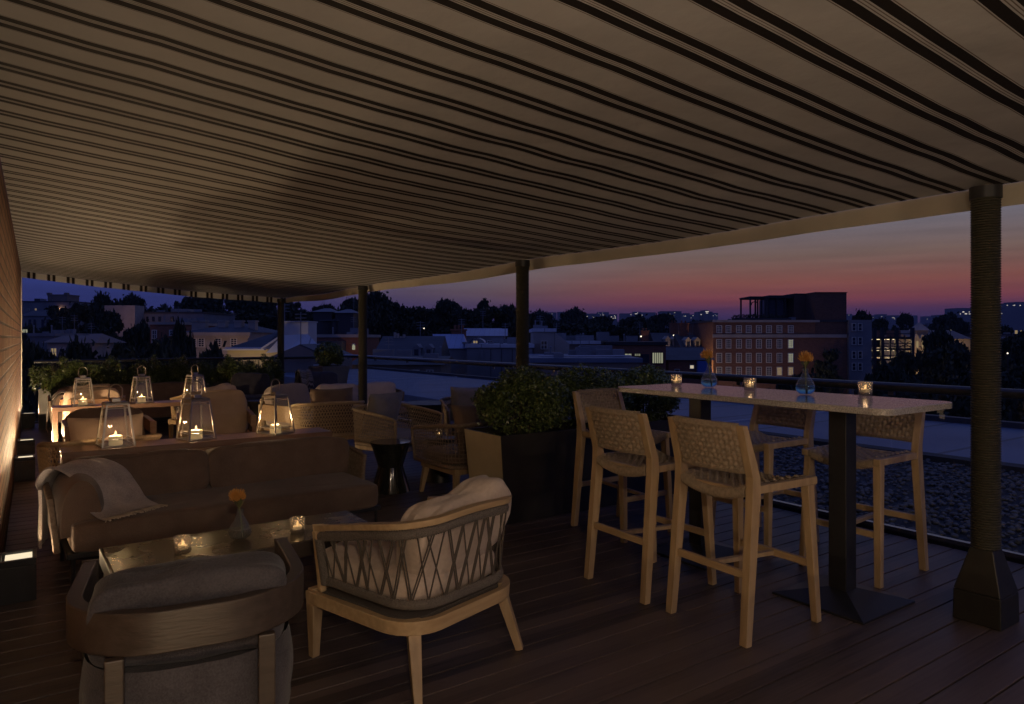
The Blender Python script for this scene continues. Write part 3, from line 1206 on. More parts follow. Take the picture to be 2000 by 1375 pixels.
# lanterns on stands added unseen behind the camera as fill for the furniture
for x, yy, e in ((0.35, -1.9, 22), (2.1, -2.7, 66)):
    t = thing('standing_lamp', 'added fill lantern on a stand, unseen behind the camera, ' + ('near the wall' if x < 1 else 'near the glass'), 'lamp', (x, yy, 0), 0, 'added fill lanterns behind the camera')
    mb = MB()
    mb.lathe([(0, 0), (0.16, 0), (0.15, 0.02), (0.015, 0.03), (0.015, 1.5), (0.0, 1.5)], 20)
    mb.build('pole', M['black'], t, True)
    mb = MB()
    mb.lathe([(0.10, 1.5), (0.13, 1.52), (0.13, 1.54), (0.1, 1.54)], 20)
    mb.lathe([(0.13, 1.86), (0.14, 1.87), (0.02, 1.95), (0.0, 1.95)], 20)
    mb.build('cage', M['black'], t, True)
    mb = MB()
    mb.lathe([(0.115, 1.545), (0.12, 1.7), (0.115, 1.855)], 24)
    mb.build('glass_shade', M['glass_l'], t, True)
    light('POINT', 'lantern_bulb', (x, yy, 1.7), (1, 0.78, 0.55), e, 0.09)
# ================================================================== furniture
# ---- bar table
TX0, TX1, TY0, TY1, TZ = 3.235, 3.93, 1.66, 3.5, 1.07
bt = thing('bar_table', 'high bar table with a long speckled stone top on two black pedestals', 'table', ((TX0 + TX1) / 2, (TY0 + TY1) / 2, 0))


def rrect(w, d, r, n=8):
    pts = []
    for cx, cy, a0 in ((w - r, d - r, 0), (-w + r, d - r, 90), (-w + r, -d + r, 180), (w - r, -d + r, 270)):
        for i in range(n + 1):
            a = R(a0 + 90 * i / n)
            pts.append((cx + r * math.cos(a), cy + r * math.sin(a)))
    return pts


def slab(pts, z0, z1):
    mb = MB()
    n = len(pts)
    mb.add([(x, y, z0) for x, y in pts] + [(x, y, z1) for x, y in pts],
           [tuple(reversed(range(n))), tuple(range(n, 2 * n))] + [(i, (i + 1) % n, n + (i + 1) % n, n + i) for i in range(n)])
    return mb


hw, hd = (TX1 - TX0) / 2, (TY1 - TY0) / 2
slab(rrect(hw, hd, 0.075), 1.038, TZ).build('tabletop', M['terrazzo'], bt, bevel=0.003)
for yy in (2.08 - (TY0 + TY1) / 2, 3.05 - (TY0 + TY1) / 2):
    pd = MB().box(-0.05, 0.05, yy - 0.05, yy + 0.05, 0.06, 1.02).build('pedestal', M['black'], bt, bevel=0.004)
    mb = MB()
    mb.frus(0, yy, 0.0, 0.012, 0.255, 0.255, 0.255, 0.255)
    mb.frus(0, yy, 0.0121, 0.062, 0.255, 0.255, 0.055, 0.055)
    mb.build('base_plate', M['black'], pd, bevel=0.003)
    MB().box(-0.2, 0.2, yy - 0.2, yy + 0.2, 1.02, 1.0375).build('mounting_plate', M['black'], pd)


# ---- bar stools
def woven_panel(x0, x1, rows, cols, fn, thick=0.012, amp=0.007):
    """basket weave as real relief: fn(u, v) -> (point, normal)"""
    mb = MB()
    k = 4
    nu, nv = cols * k, rows * k
    for s in (1, -1):
        def g(u, v):
            p, nn = fn(u, v)
            cu, cv = u * cols, v * rows
            i, j = int(min(cu, cols - 1e-6)), int(min(cv, rows - 1e-6))
            a = abs(math.sin(PI * cu))
            b = abs(math.sin(PI * cv))
            hgt = (a * (0.35 + 0.65 * b)) if (i + j) % 2 == 0 else (b * 0.5 * (0.35 + 0.65 * a))
            return Vector(p) + Vector(nn) * s * (thick / 2 + amp * hgt)
        stt = len(mb.f)
        mb.grid(g, nu, nv)
        if s == -1:
            mb.f[stt:] = [tuple(reversed(f)) for f in mb.f[stt:]]
    return mb


def make_stool(lab, loc, rz):
    t = thing('bar_stool', lab, 'bar stool', loc, rz, 'teak bar stools with woven seats around the bar table')
    H = 0.70
    for sx_ in (-1, 1):
        mb = MB()
        # rear post: splayed leg, then leaning back
        xb, xt, xs = 0.232 * sx_, 0.215 * sx_, 0.222 * sx_
        y_b, y_s, y_t = -0.262, -0.195, -0.268
        a = [(xb - .021, y_b - .019, 0), (xb + .021, y_b - .019, 0), (xb + .021, y_b + .019, 0), (xb - .021, y_b + .019, 0)]
        b = [(xs - .021, y_s - .03, H - .02), (xs + .021, y_s - .03, H - .02), (xs + .021, y_s + .03, H - .02), (xs - .021, y_s + .03, H - .02)]
        c = [(xt - .021, y_t - .017, 1.0), (xt + .021, y_t - .017, 1.0), (xt + .021, y_t + .017, 1.0), (xt - .021, y_t + .017, 1.0)]
        b2_ = [(xs - .021, y_s - .028, H + .06), (xs + .021, y_s - .028, H + .06), (xs + .021, y_s + .024, H + .06), (xs - .021, y_s + .024, H + .06)]
        vs = a + b + b2_ + c
        fs = [(3, 2, 1, 0), (12, 13, 14, 15)]
        for q in range(3):
            for w in range(4):
                fs.append((q * 4 + w, q * 4 + (w + 1) % 4, q * 4 + 4 + (w + 1) % 4, q * 4 + 4 + w))
        mb.add(vs, fs)
        mb.build('leg', M['teak'], t, bevel=0.003)
        mb = MB()
        mb.bar((0.235 * sx_, 0.262, 0), (0.213 * sx_, 0.222, H - 0.022), 0.036, 0.036, 0.042, 0.05, up=(0, 1, 0))
        mb.build('leg', M['teak'], t, bevel=0.003)
        MB().bar((0.219 * sx_, y_s + 0.031, H - 0.002), (0.222 * sx_, 0.262, H - 0.002), 0.040, 0.038).build('seat_rail', M['teak'], t, bevel=0.004)
    MB().box(-0.2, 0.2, y_s - 0.016, y_s + 0.012, H - 0.035, H - 0.004).build('rear_rail', M['teak_x'], t)
    MB().bar((-0.206, -0.232, 0.31), (0.206, -0.232, 0.31), 0.022, 0.036).build('stretcher', M['teak_x'], t, bevel=0.002)
    MB().bar((-0.21, 0.246, 0.285), (0.21, 0.246, 0.285), 0.022, 0.036).build('stretcher', M['teak_x'], t, bevel=0.002)
    MB().bar((0, -0.220, 0.31), (0, 0.234, 0.285), 0.03, 0.022).build('stretcher', M['teak'], t, bevel=0.002)

    def seat(u, v):
        x = -0.199 + 0.398 * u
        y = -0.215 + 0.455 * v
        q = 1 - (2 * u - 1) ** 2
        z = H + 0.012 - 0.034 * q
        z -= 0.035 * max(0, (0.07 - v) / 0.07) ** 2 * 1.0 + 0.035 * max(0, (v - 0.93) / 0.07) ** 2
        return (x, y, z), (0, 0, 1)
    mb = woven_panel(0, 0, 16, 16, seat, 0.010, 0.016)
    # wrapped front and back edges
    for yy in (-0.212, 0.238):
        for i in range(34):
            x = -0.196 + 0.392 * (i + 0.5) / 34
            q = 1 - (2 * (i + 0.5) / 34 - 1) ** 2
            z = H + 0.008 - 0.034 * q
            mb.tube([(x, yy, z + 0.006), (x, yy + math.copysign(0.014, yy), z - 0.002), (x, yy + math.copysign(0.016, yy), z - 0.030), (x, yy, z - 0.040)], 0.0062, 5)
    mb.build('woven_seat', M['rope'], t, True, angle=70)

    def back(u, v):
        x = -0.193 + 0.386 * u
        f = 0.778 + 0.222 * v
        y0 = y_s - 0.002 + (y_t - y_s) * (f - 0.75) / 0.25
        q = 1 - (2 * u - 1) ** 2
        return (x, y0 - 0.028 * q, f), (0, 1, 0.25)
    mb = woven_panel(0, 0, 9, 15, back, 0.014, 0.017)
    for f, s2 in ((1.0, 1), (0.778, -1)):
        for i in range(34):
            u = (i + 0.5) / 34
            p, _ = back(u, (f - 0.778) / 0.222)
            mb.tube([(p[0], p[1] + 0.017, p[2] - 0.014 * s2), (p[0], p[1] + 0.013, p[2] + 0.004 * s2), (p[0], p[1] - 0.013, p[2] + 0.004 * s2), (p[0], p[1] - 0.017, p[2] - 0.014 * s2)], 0.0062, 5)
    mb.build('woven_backrest', M['rope'], t, True, angle=70)
    return t


st0 = make_stool('nearest teak bar stool, its woven back turned to the camera', (2.935, 2.23, 0), R(-92))
dup(st0, (2.925, 2.86, 0), R(-91), 'second teak bar stool along the near side of the bar table')
dup(st0, (3.56, 3.76, 0), R(181), 'teak bar stool at the far head of the table against the hedge')
dup(st0, (4.17, 2.29, 0), R(90), 'teak bar stool across the table nearest the rope wrapped post')
dup(st0, (4.17, 3.0, 0), R(89), 'teak bar stool across the table behind its far pedestal')


# ---- votives, vases
def facet(a, z):
    return 0.0016 * abs(math.sin(a * 7 + z * 110)) + 0.0016 * abs(math.sin(a * 7 - z * 110))


def make_votive(lab, loc):
    t = thing('votive_candle', lab, 'candle', loc, 0, 'small candles in cut glass holders')
    mb = MB()
    mb.lathe([(0.0, 0.001), (0.032, 0.001), (0.034, 0.008)] + [(0.0345 + 0.002 * k / 16, 0.008 + 0.07 * k / 16) for k in range(17)] + [(0.0335, 0.078), (0.031, 0.076), (0.029, 0.02), (0.0, 0.018)], 42, wob=facet)
    mb.build('glass_holder', M['cutglass'], t, True, angle=25)
    mb = MB()
    mb.lathe([(0.0, 0.0195), (0.021, 0.0195), (0.021, 0.036), (0.0, 0.034)], 16)
    w = mb.build('wax', M['wax'], t, True)
    mb = MB()
    mb.lathe([(0.0, 0.037), (0.005, 0.041), (0.0062, 0.047), (0.0035, 0.056), (0.0, 0.064)], 10)
    mb.build('flame', M['flame'], w, True)
    light('POINT', 'candle_light', (0, 0, 0.052), (1, 0.62, 0.30), 0.25, 0.008, parent=t)
    return t


def make_vase(lab, loc, blue, wilt=0.0, seed=1):
    t = thing('bud_vase', lab, 'vase', loc, R(seed * 40), 'teardrop bud vases holding orange flowers')
    t.scale = (1.32, 1.32, 1.32)
    prof = [(0.0, 0.002), (0.022, 0.002), (0.036, 0.012), (0.041, 0.026), (0.039, 0.042), (0.030, 0.060), (0.019, 0.078), (0.0125, 0.092), (0.0115, 0.104), (0.0150, 0.114)]
    mb = MB()
    mb.lathe(prof, 28)
    mb.build('glass_body', M['vase'], t, True)
    mb = MB()
    mb.lathe([(0.0, 0.004), (0.021, 0.004), (0.0345, 0.013), (0.0392, 0.026), (0.0378, 0.041), (0.0, 0.041)], 28)
    mb.build('water', M['bluewater' if blue else 'clearwater'], t, True)
    mb = MB()
    top = Vector((0.012, 0.004, 0.150))
    mb.tube([(-0.016, 0, 0.01), (-0.008, 0, 0.06), (0.001, 0, 0.105), top], 0.0032, 6)
    for a, l in ((2.6, 0.045), (0.4, 0.04), (4.2, 0.035)):
        d = Vector((math.cos(a), math.sin(a), 0))
        sd = Vector((-d.y, d.x, 0))
        b = Vector((0.004, 0, 0.112))
        mb.add([b, b + d * 0.4 * l + sd * 0.008 + Vector((0, 0, l * .7)), b + d * l * .6 + Vector((0, 0, l * 1.1)), b + d * 0.4 * l - sd * 0.008 + Vector((0, 0, l * .7))], [(0, 1, 2, 3)])
    mb.build('stem', M['stem'], t, True)
    mb = MB()
    rr = random.Random(seed)
    for i in range(120):
        z = 1 - 1.45 * (i + 0.5) / 120
        a = i * 2.39996
        s_ = math.sqrt(max(0, 1 - z * z))
        d = Vector((s_ * math.cos(a), s_ * math.sin(a), z * 0.85))
        c0 = top + Vector((0, 0, 0.006))
        l = 0.026 + 0.011 * rr.random()
        up = Vector((0, 0, 0.010))
        mb.tube([c0 + d * 0.010, c0 + d * l * 0.75, c0 + d * l + up * (0.6 + 0.5 * rr.random()) - d * 0.002], 0.0012, 4, r2=0.0015)
    mb.lathe([(0, top.z - 0.01), (0.011, top.z), (0.012, top.z + 0.01), (0, top.z + 0.02)], 10, cx=top.x, cy=top.y)
    mb.build('flower', M['petal'], t, True)
    return t


def tz(x, y, z=TZ):
    """point of a level plane"""
    p = at(x, y, FPX * (EYE - z) / (y - 660))
    return (p.x, p.y, z + 0.0015)


v0 = make_votive('candle in cut glass at the left end of the bar table', tz(1321, 754))
dup(v0, tz(1465, 763), 0.3, 'candle in cut glass between the two vases on the bar table')
dup(v0, tz(1690, 773), 0.7, 'candle in cut glass nearest the right end of the bar table')
make_vase('left bud vase on the bar table, blue water and a wilting orange flower', tz(1385, 757), True, seed=2)
make_vase('right bud vase on the bar table, blue water under a bright orange flower', tz(1573, 771), True, seed=5)

# ---- coffee table
CZ = 0.40
ct = thing('coffee_table', 'low coffee table with a worn bronze top in front of the brown sofa', 'table', (0.885, 3.63, 0), R(1.5))
MB().box(-0.61, 0.61, -0.225, 0.225, CZ - 0.008, CZ).build('tabletop', M['bronze'], ct, bevel=0.002)
mb = MB()
mb.box(-0.622, 0.622, -0.237, -0.2252, CZ - 0.075, CZ - 0.002)
mb.box(-0.622, 0.622, 0.2252, 0.237, CZ - 0.075, CZ - 0.002)
mb.box(-0.622, -0.6102, -0.225, 0.225, CZ - 0.075, CZ - 0.002)
mb.box(0.6102, 0.622, -0.225, 0.225, CZ - 0.075, CZ - 0.002)
mb.box(-0.61, 0.61, -0.225, 0.225, CZ - 0.03, CZ - 0.0085)
mb.build('apron', M['darkwood'], ct, bevel=0.002)
for sx_ in (-1, 1):
    for sy in (-1, 1):
        MB().box(sx_ * 0.58 - 0.025, sx_ * 0.58 + 0.025, sy * 0.195 - 0.025, sy * 0.195 + 0.025, 0, CZ - 0.031).build('leg', M['darkwood'], ct)
dup(v0, tz(357, 1080, CZ), 0.2, 'candle in cut glass towards the left of the bronze coffee table')
dup(v0, tz(581, 1041, CZ), 0.9, 'candle in cut glass towards the right of the bronze coffee table')
make_vase('bud vase with clear water and an orange pincushion flower on the coffee table', tz(469, 1054, CZ), False, seed=3)


# ---- lounge pieces
def upath(w, d, rad, front, n=10):
    """U in plan: left arm front -> back -> right arm front. back at y=-d"""
    pts = [(-w, front)]
    for i in range(n + 1):
        a = R(180 + 90 * i / n)
        pts.append((-w + rad + rad * math.cos(a), -d + rad + rad * math.sin(a)))
    for i in range(n + 1):
        a = R(270 + 90 * i / n)
        pts.append((w - rad + rad * math.cos(a), -d + rad + rad * math.sin(a)))
    pts.append((w, front))
    # even resample
    P_ = [Vector((x, y, 0)) for x, y in pts]
    L_ = [0]
    for a, b in zip(P_, P_[1:]):
        L_.append(L_[-1] + (b - a).length)

    def f(u):
        s_ = u * L_[-1]
        for i in range(len(P_) - 1):
            if s_ <= L_[i + 1] + 1e-9:
                k_ = (s_ - L_[i]) / max(1e-9, L_[i + 1] - L_[i])
                return P_[i].lerp(P_[i + 1], k_)
        return P_[-1]
    return f


def lattice(mb, f, nv, slope, r, both=True, rows=0, vert=0, n=4):
    """strands on the surface f(u, v)"""
    if slope:
        m = nv
        for s_ in (1, -1):
            i = -int(slope * m) - 1
            while i <= m + int(slope * m) + 1:
                pts = []
                for q in range(9):
                    v = q / 8
                    u = i / m + s_ * slope * v
                    if 0 <= u <= 1:
                        pts.append(f(u, v))
                if len(pts) > 1:
                    mb.tube(pts, r, n)
                i += 1
    for i in range(rows):
        v = (i + 0.5) / rows
        mb.tube([f(q / 40, v + 0.006 * ((q % 2) * 2 - 1)) for q in range(41)], r, n)
    for i in range(vert):
        u = (i + 0.5) / vert
        mb.tube([f(u + 0.002 * ((q % 2) * 2 - 1), q / 8) for q in range(9)], r, n)


def tub_chair(lab, loc, rz, rope, seatm, pillowm, style, seat=True, pil=1, grp='woven rope tub chairs', s=7, legm='teak'):
    """rope tub chair: open woven shell on a teak underframe"""
    t = thing('woven_tub_chair', lab, 'armchair', loc, rz, grp)
    path = upath(0.345, 0.34, 0.16, 0.32)
    zb = 0.30

    def ztop(u):
        return 0.575 + 0.095 * math.sin(PI * u) ** 0.8

    def f(u, v):
        u = min(1, max(0, u))
        v = min(1, max(0, v))
        p = path(u)
        k_ = 1 + 0.06 * v
        return Vector((p.x * k_, p.y * k_, zb + (ztop(u) - zb) * v))
    mb = MB()
    if style == 'diag':
        lattice(mb, f, 60, 0.10, 0.0042)
        lattice(mb, f, 0, 0, 0.004, rows=9)
    else:
        lattice(mb, f, 0, 0, 0.0045, rows=11, vert=58)
    mb.build('woven_shell', M[rope], t, True)
    mb = MB()
    top = [f(q / 40, 1.0) for q in range(41)]
    bot = [f(q / 40, 0.0) for q in range(41)]
    mb.tube(bot[:1] + top + bot[-1:], 0.0165, 8)
    mb.tube(bot, 0.015, 8)
    mb.build('wrapped_rim', M[rope], t, True)
    mb = MB()
    mb.box(-0.3, 0.3, -0.3, 0.3, 0.235, 0.285)
    mb.build('underframe', M[legm], t, bevel=0.004)
    for sx_ in (-1, 1):
        for sy in (-1, 1):
            MB().bar((0.30 * sx_, 0.29 * sy, 0), (0.265 * sx_, 0.262 * sy, 0.234), 0.032, 0.032, 0.05, 0.05, up=(0, 1, 0)).build('leg', M[legm], t, bevel=0.003)
    if seat:
        cushion(0.62, 0.62, 0.12, 0.5, 0.35, s).xf(T((0, 0.02, 0.355))).build('seat_cushion', M[seatm], t, True)
    if pil:
        pillow(0.5, 0.46, 0.17, s).xf(T((0.02, -0.17, 0.60), rx=R(-17))).build('scatter_pillow', M[pillowm], t, True)
    return t


def barrel_chair(lab, loc, rz, wood='darkwood', fab='fab_dark', s=1, pw=0.62, ph=0.3, grp='barrel armchairs with bent wood bands', pz=0.60, py=-0.16):
    t = thing('barrel_armchair', lab, 'armchair', loc, rz, grp)
    outer = upath(0.352, 0.36, 0.28, 0.33, 14)
    inner = upath(0.308, 0.316, 0.24, 0.33, 14)
    n = 56
    z0 = lambda u: 0.535
    z1 = lambda u: 0.655 - 0.02 * (abs(2 * u - 1) ** 3)
    mb = MB()

    def g(u, v):
        q = [(outer, 0), (outer, 1), (inner, 1), (inner, 0)][int(round(v * 4)) % 4]
        p = q[0](u)
        return (p.x, p.y, z1(u) if q[1] else z0(u))
    mb.grid(g, n, 4, False, True)
    for e in (0, n):
        b_ = e * 4
        mb.f.append((b_, b_ + 1, b_ + 2, b_ + 3) if e else (b_ + 3, b_ + 2, b_ + 1, b_))
    mb.build('wood_band', M[wood], t, True, bevel=0.004)
    for sx_ in (-1, 1):
        MB().bar((0.336 * sx_, 0.30, 0), (0.336 * sx_, 0.30, 0.5345), 0.032, 0.05, 0.032, 0.06, up=(0, 1, 0)).build('leg', M[wood], t, bevel=0.004)
        MB().bar((0.205 * sx_, -0.334, 0), (0.205 * sx_, -0.334, 0.5345), 0.05, 0.03, up=(0, 1, 0)).build('leg', M[wood], t, bevel=0.004)
    # upholstered shell and seat
    mb = MB()
    ip = upath(0.315, 0.325, 0.25, 0.27, 14)

    def sh(u, v):
        p = ip(min(1, max(0, u)))
        z = 0.17 + (0.47 - 0.17) * v
        bulge = 0.018 * math.sin(PI * v) - 0.03 * (1 - v) ** 3
        k_ = 0.965 + bulge / 0.33
        w = noise.noise(Vector((p.x * 5, p.y * 5, v * 2))) * 0.004
        return (p.x * (k_ + w), p.y * (k_ + w), z)
    mb.grid(sh, 60, 10)
    mb.build('upholstered_shell', M[fab], t, True)
    MB().box(-0.30, 0.30, -0.27, 0.30, 0.14, 0.18).build('seat_base', M[wood], t)
    cushion(0.62, 0.62, 0.24, 0.35, 0.5, s, 0.006).xf(T((0, 0.0, 0.32))).build('seat_cushion', M[fab], t, True)
    cushion(pw, 0.15, ph, 0.42, 0.22, s, 0.014, n=(84, 34)).xf(T((0, py, pz), rx=R(14))).build('back_pillow', M[fab], t, True)
    return t


def rope_chair(lab, loc, rz, wood='teak_x', fab='fab_white', cordm='cord', s=2, grp='teak lounge chairs strung with crossed cords'):
    t = thing('corded_armchair', lab, 'armchair', loc, rz, grp)
    path = upath(0.305, 0.325, 0.16, 0.235, 10)
    zt = lambda u: 0.565 + 0.115 * math.sin(PI * u) ** 1.1
    zb = 0.335
    n = 60

    def rail(u, k_=1.07):
        p = path(u)
        return Vector((p.x * k_, p.y * k_, zt(u)))

    def low(u):
        p = path(u)
        return Vector((p.x, p.y, zb))
    # flat bent top rail, tips running past the front posts
    mb = MB()

    def g(u, v):
        c = rail(u)
        d = Vector((c.x, c.y, 0)).normalized()
        i = int(round(v * 4)) % 4
        o_ = ((-0.020, 0.0), (0.022, 0.004), (0.026, 0.030), (-0.016, 0.030))[i]
        return c + d * o_[0] + Vector((0, 0, o_[1]))
    mb.grid(g, n, 4, False, True)
    for e in (0, n):
        b_ = e * 4
        mb.f.append((b_, b_ + 1, b_ + 2, b_ + 3) if e else (b_ + 3, b_ + 2, b_ + 1, b_))
    mb.build('top_rail', M[wood], t, True, bevel=0.003)
    # cord wrapped bands under the rail and over the seat frame
    mb = MB()
    turns = 300
    for fn, r1, r2_, dz in ((rail, 0.011, 0.018, -0.021), (low, 0.012, 0.019, 0.019)):
        def band(u, v):
            c = fn(u)
            d = Vector((c.x, c.y, 0)).normalized()
            a = 2 * PI * v
            ridge = 1 + 0.16 * abs(math.sin(u * turns * PI / 2))
            return c + d * (math.cos(a) * r1 * ridge) + Vector((0, 0, dz + math.sin(a) * r2_ * ridge))
        mb.grid(band, turns, 8, False, True)
    for u in (0.0, 1.0):
        a, b = rail(u) + Vector((0, 0, -0.03)), low(u)
        pts = [a.lerp(b, q / 30) for q in range(31)]

        def col(uu, vv):
            c = a.lerp(b, uu)
            an_ = 2 * PI * vv
            rr_ = 0.019 * (1 + 0.12 * abs(math.sin(uu * 36 * PI)))
            return c + Vector((math.cos(an_) * rr_, math.sin(an_) * rr_, 0))
        mb.grid(col, 72, 8, False, True)
    mb.build('cord_wrapping', M[cordm], t, True)
    mb = MB()
    for s_ in (-1, 1):
        u = 0 if s_ < 0 else 1
        p = rail(u)
        q = low(u)
        mb.bar((p.x, p.y + 0.022, p.z), (q.x, q.y + 0.022, 0.30), 0.03, 0.022, up=(0, 1, 0))
    mb.build('front_post', M[wood], t, bevel=0.003)
    # cords in pairs crossing like reeds
    mb = MB()
    rr = random.Random(4)
    m = 21
    for i in range(m):
        u0 = 0.035 + 0.93 * i / (m - 1)
        for du in (0.022 + 0.035 * rr.random(), -0.022 - 0.035 * rr.random()):
            for e in (0, 0.006) if rr.random() > 0.5 else (0,):
                a = rail(min(0.99, max(0.01, u0 + du + e))) + Vector((0, 0, -0.035))
                b = low(min(0.99, max(0.01, u0 + e))) + Vector((0, 0, 0.03))
                bow = a.lerp(b, 0.5)
                k_ = 0.03 * (1 - abs(a.x) * 0)
                d = Vector((bow.x, bow.y, 0)).normalized()
                mb.tube([a, b], 0.0034, 5)
    mb.build('strung_cords', M['cord_thin'], t, True)
    # bent seat frame
    mb = MB()
    fr_ = upath(0.35, 0.345, 0.17, 0.31, 10)

    def sf(u, v):
        p = fr_(u)
        d = Vector((p.x, p.y, 0)).normalized()
        i = int(round(v * 4)) % 4
        o_ = ((-0.035, -0.0), (0.0, 0.0), (0.004, 0.056), (-0.03, 0.056))[i]
        return Vector((p.x, p.y, 0.25)) + d * o_[0] + Vector((0, 0, o_[1]))
    mb.grid(sf, n, 4, False, True)
    mb.box(-0.335, 0.335, 0.285, 0.32, 0.251, 0.311)
    mb.build('seat_frame', M[wood], t, True, bevel=0.003)
    for sx_ in (-1, 1):
        MB().bar((0.30 * sx_, 0.325, 0), (0.318 * sx_, 0.295, 0.25), 0.034, 0.034, 0.055, 0.05, up=(0, 1, 0)).build('leg', M['teak'], t, bevel=0.003)
        MB().bar((0.315 * sx_, -0.345, 0), (0.262 * sx_, -0.262, 0.30), 0.032, 0.034, 0.056, 0.05, up=(0.6 * sx_, -1, 0)).build('leg', M['teak'], t, bevel=0.003)
    MB().box(-0.3, 0.3, -0.28, 0.28, 0.262, 0.30).build('seat_deck', M[cordm], t)
    cushion(0.585, 0.66, 0.155, 0.5, 0.3, s, 0.009, puff=0.12).xf(T((0, 0.055, 0.395))).build('seat_cushion', M[fab], t, True)
    cushion(0.56, 0.18, 0.36, 0.46, 0.30, s + 4, 0.02, n=(72, 34)).xf(T((0.035, -0.205, 0.575), rx=R(14), ry=R(-10))).build('back_cushion', M[fab], t, True)
    return t


def sofa(lab, loc, rz, Ls, fab, arms='rope_grey', left_roll=True, ncush=2, split=None, s=3, grp='long upholstered sofas', dp=0.80, bh=0.675, name='sofa'):
    """local: faces -Y, x from 0 to Ls, front edge at y=0"""
    t = thing(name, lab, 'sofa', loc, rz, grp)
    MB().box(0.03, Ls - 0.03, 0.04, dp, 0.19, 0.222).build('frame', M['black'], t, bevel=0.004)
    for x in (0.06, Ls - 0.06):
        for yy in (0.06, dp - 0.04):
            MB().tube([(x, yy, 0), (x, yy, 0.19)], 0.011, 8).build('leg', M['black'], t, True)
    cushion(Ls - 0.10, dp - 0.06, 0.18, 0.22, 0.10, s, 0.005, n=(120, 22)).xf(T((Ls / 2, dp / 2 - 0.03, 0.302))).build('seat_cushion', M[fab], t, True)
    xs = [0.06] + (split or [0.06 + (Ls - 0.12) * (k + 1) / ncush for k in range(ncush)])
    for k in range(len(xs) - 1):
        w = xs[k + 1] - xs[k]
        cushion(w + 0.008, 0.2, bh - 0.345, 0.36, 0.16, s + k * 3 + 1, 0.013, n=(80, 30)).xf(T(((xs[k] + xs[k + 1]) / 2, dp - 0.145, 0.345 + (bh - 0.36) / 2), rx=R(-10))).build('back_cushion', M[fab], t, True)
    for k in range(len(xs) - 1):
        cx_, w2_, h2_ = (xs[k] + xs[k + 1]) / 2, (xs[k + 1] - xs[k]) / 2 - 0.012, (bh - 0.345) / 2 - 0.012
        ring = []
        for q in range(64):
            a = 2 * PI * q / 64
            ring.append((cx_ + w2_ * sp(math.cos(a), 0.22), dp - 0.145 - 0.088 + 0.17 * (h2_ * sp(math.sin(a), 0.34)), 0.345 + (bh - 0.36) / 2 + h2_ * sp(math.sin(a), 0.34)))
        MB().tube(ring, 0.0042, 5, closed=True).build('piping', M[fab], t, True)
    # woven back and end panels
    for x, sgn in ((0.0, -1), (Ls, 1)):
        mb = MB()
        fy = 0.12 if sgn < 0 else 0.46

        def f(u, v, x=x, sgn=sgn, fy=fy):
            u, v = min(1, max(0, u)), min(1, max(0, v))
            return Vector((x + sgn * (0.01 + 0.03 * v), fy + (dp - fy) * u, 0.22 + (0.29 + 0.04 * u) * v))
        lattice(mb, f, 26, 0.16, 0.0045)
        lattice(mb, f, 0, 0, 0.0045, rows=8)
        mb.build('arm_panel', M[arms], t, True)
        mb = MB()
        mb.tube([f(0, 0), f(0, 1), f(0.5, 1), f(1, 1), f(1, 0)], 0.018, 8)
        mb.build('arm_rim', M[arms], t, True)
    MB().box(0.02, Ls - 0.02, dp + 0.005, dp + 0.03, 0.22, bh - 0.12).build('back_panel', M[fab], t)
    if left_roll:
        mb = MB()

        def ar(u, v):
            # fat padded arm: arch profile across x, long in y
            yy = 0.10 + 0.62 * u
            a = PI * v
            e = 1 - 0.28 * (abs(2 * u - 1) ** 4)
            wv = noise.noise(Vector((u * 3, v * 3, s))) * 0.006
            return (0.105 - (0.135 + wv) * e * math.cos(a), yy, 0.30 + (0.315 + wv) * math.sin(a) ** 0.7 * (0.88 + 0.12 * e))
        mb.grid(ar, 16, 18)
        # end caps
        for u, rev in ((0, 0), (1, 1)):
            ring = [Vector(ar(u, k / 18)) for k in range(19)]
            c_ = len(ring)
            mb.add(ring, [tuple(range(c_)) if rev else tuple(reversed(range(c_)))])
        mb.build('padded_arm', M[fab], t, True)
    return t


sf = sofa('long brown sofa facing the camera behind the bronze coffee table', (0.12, 4.44, 0), R(2.5), 1.93, 'fab_brown', split=[0.88, 1.89], dp=0.80, bh=0.66)


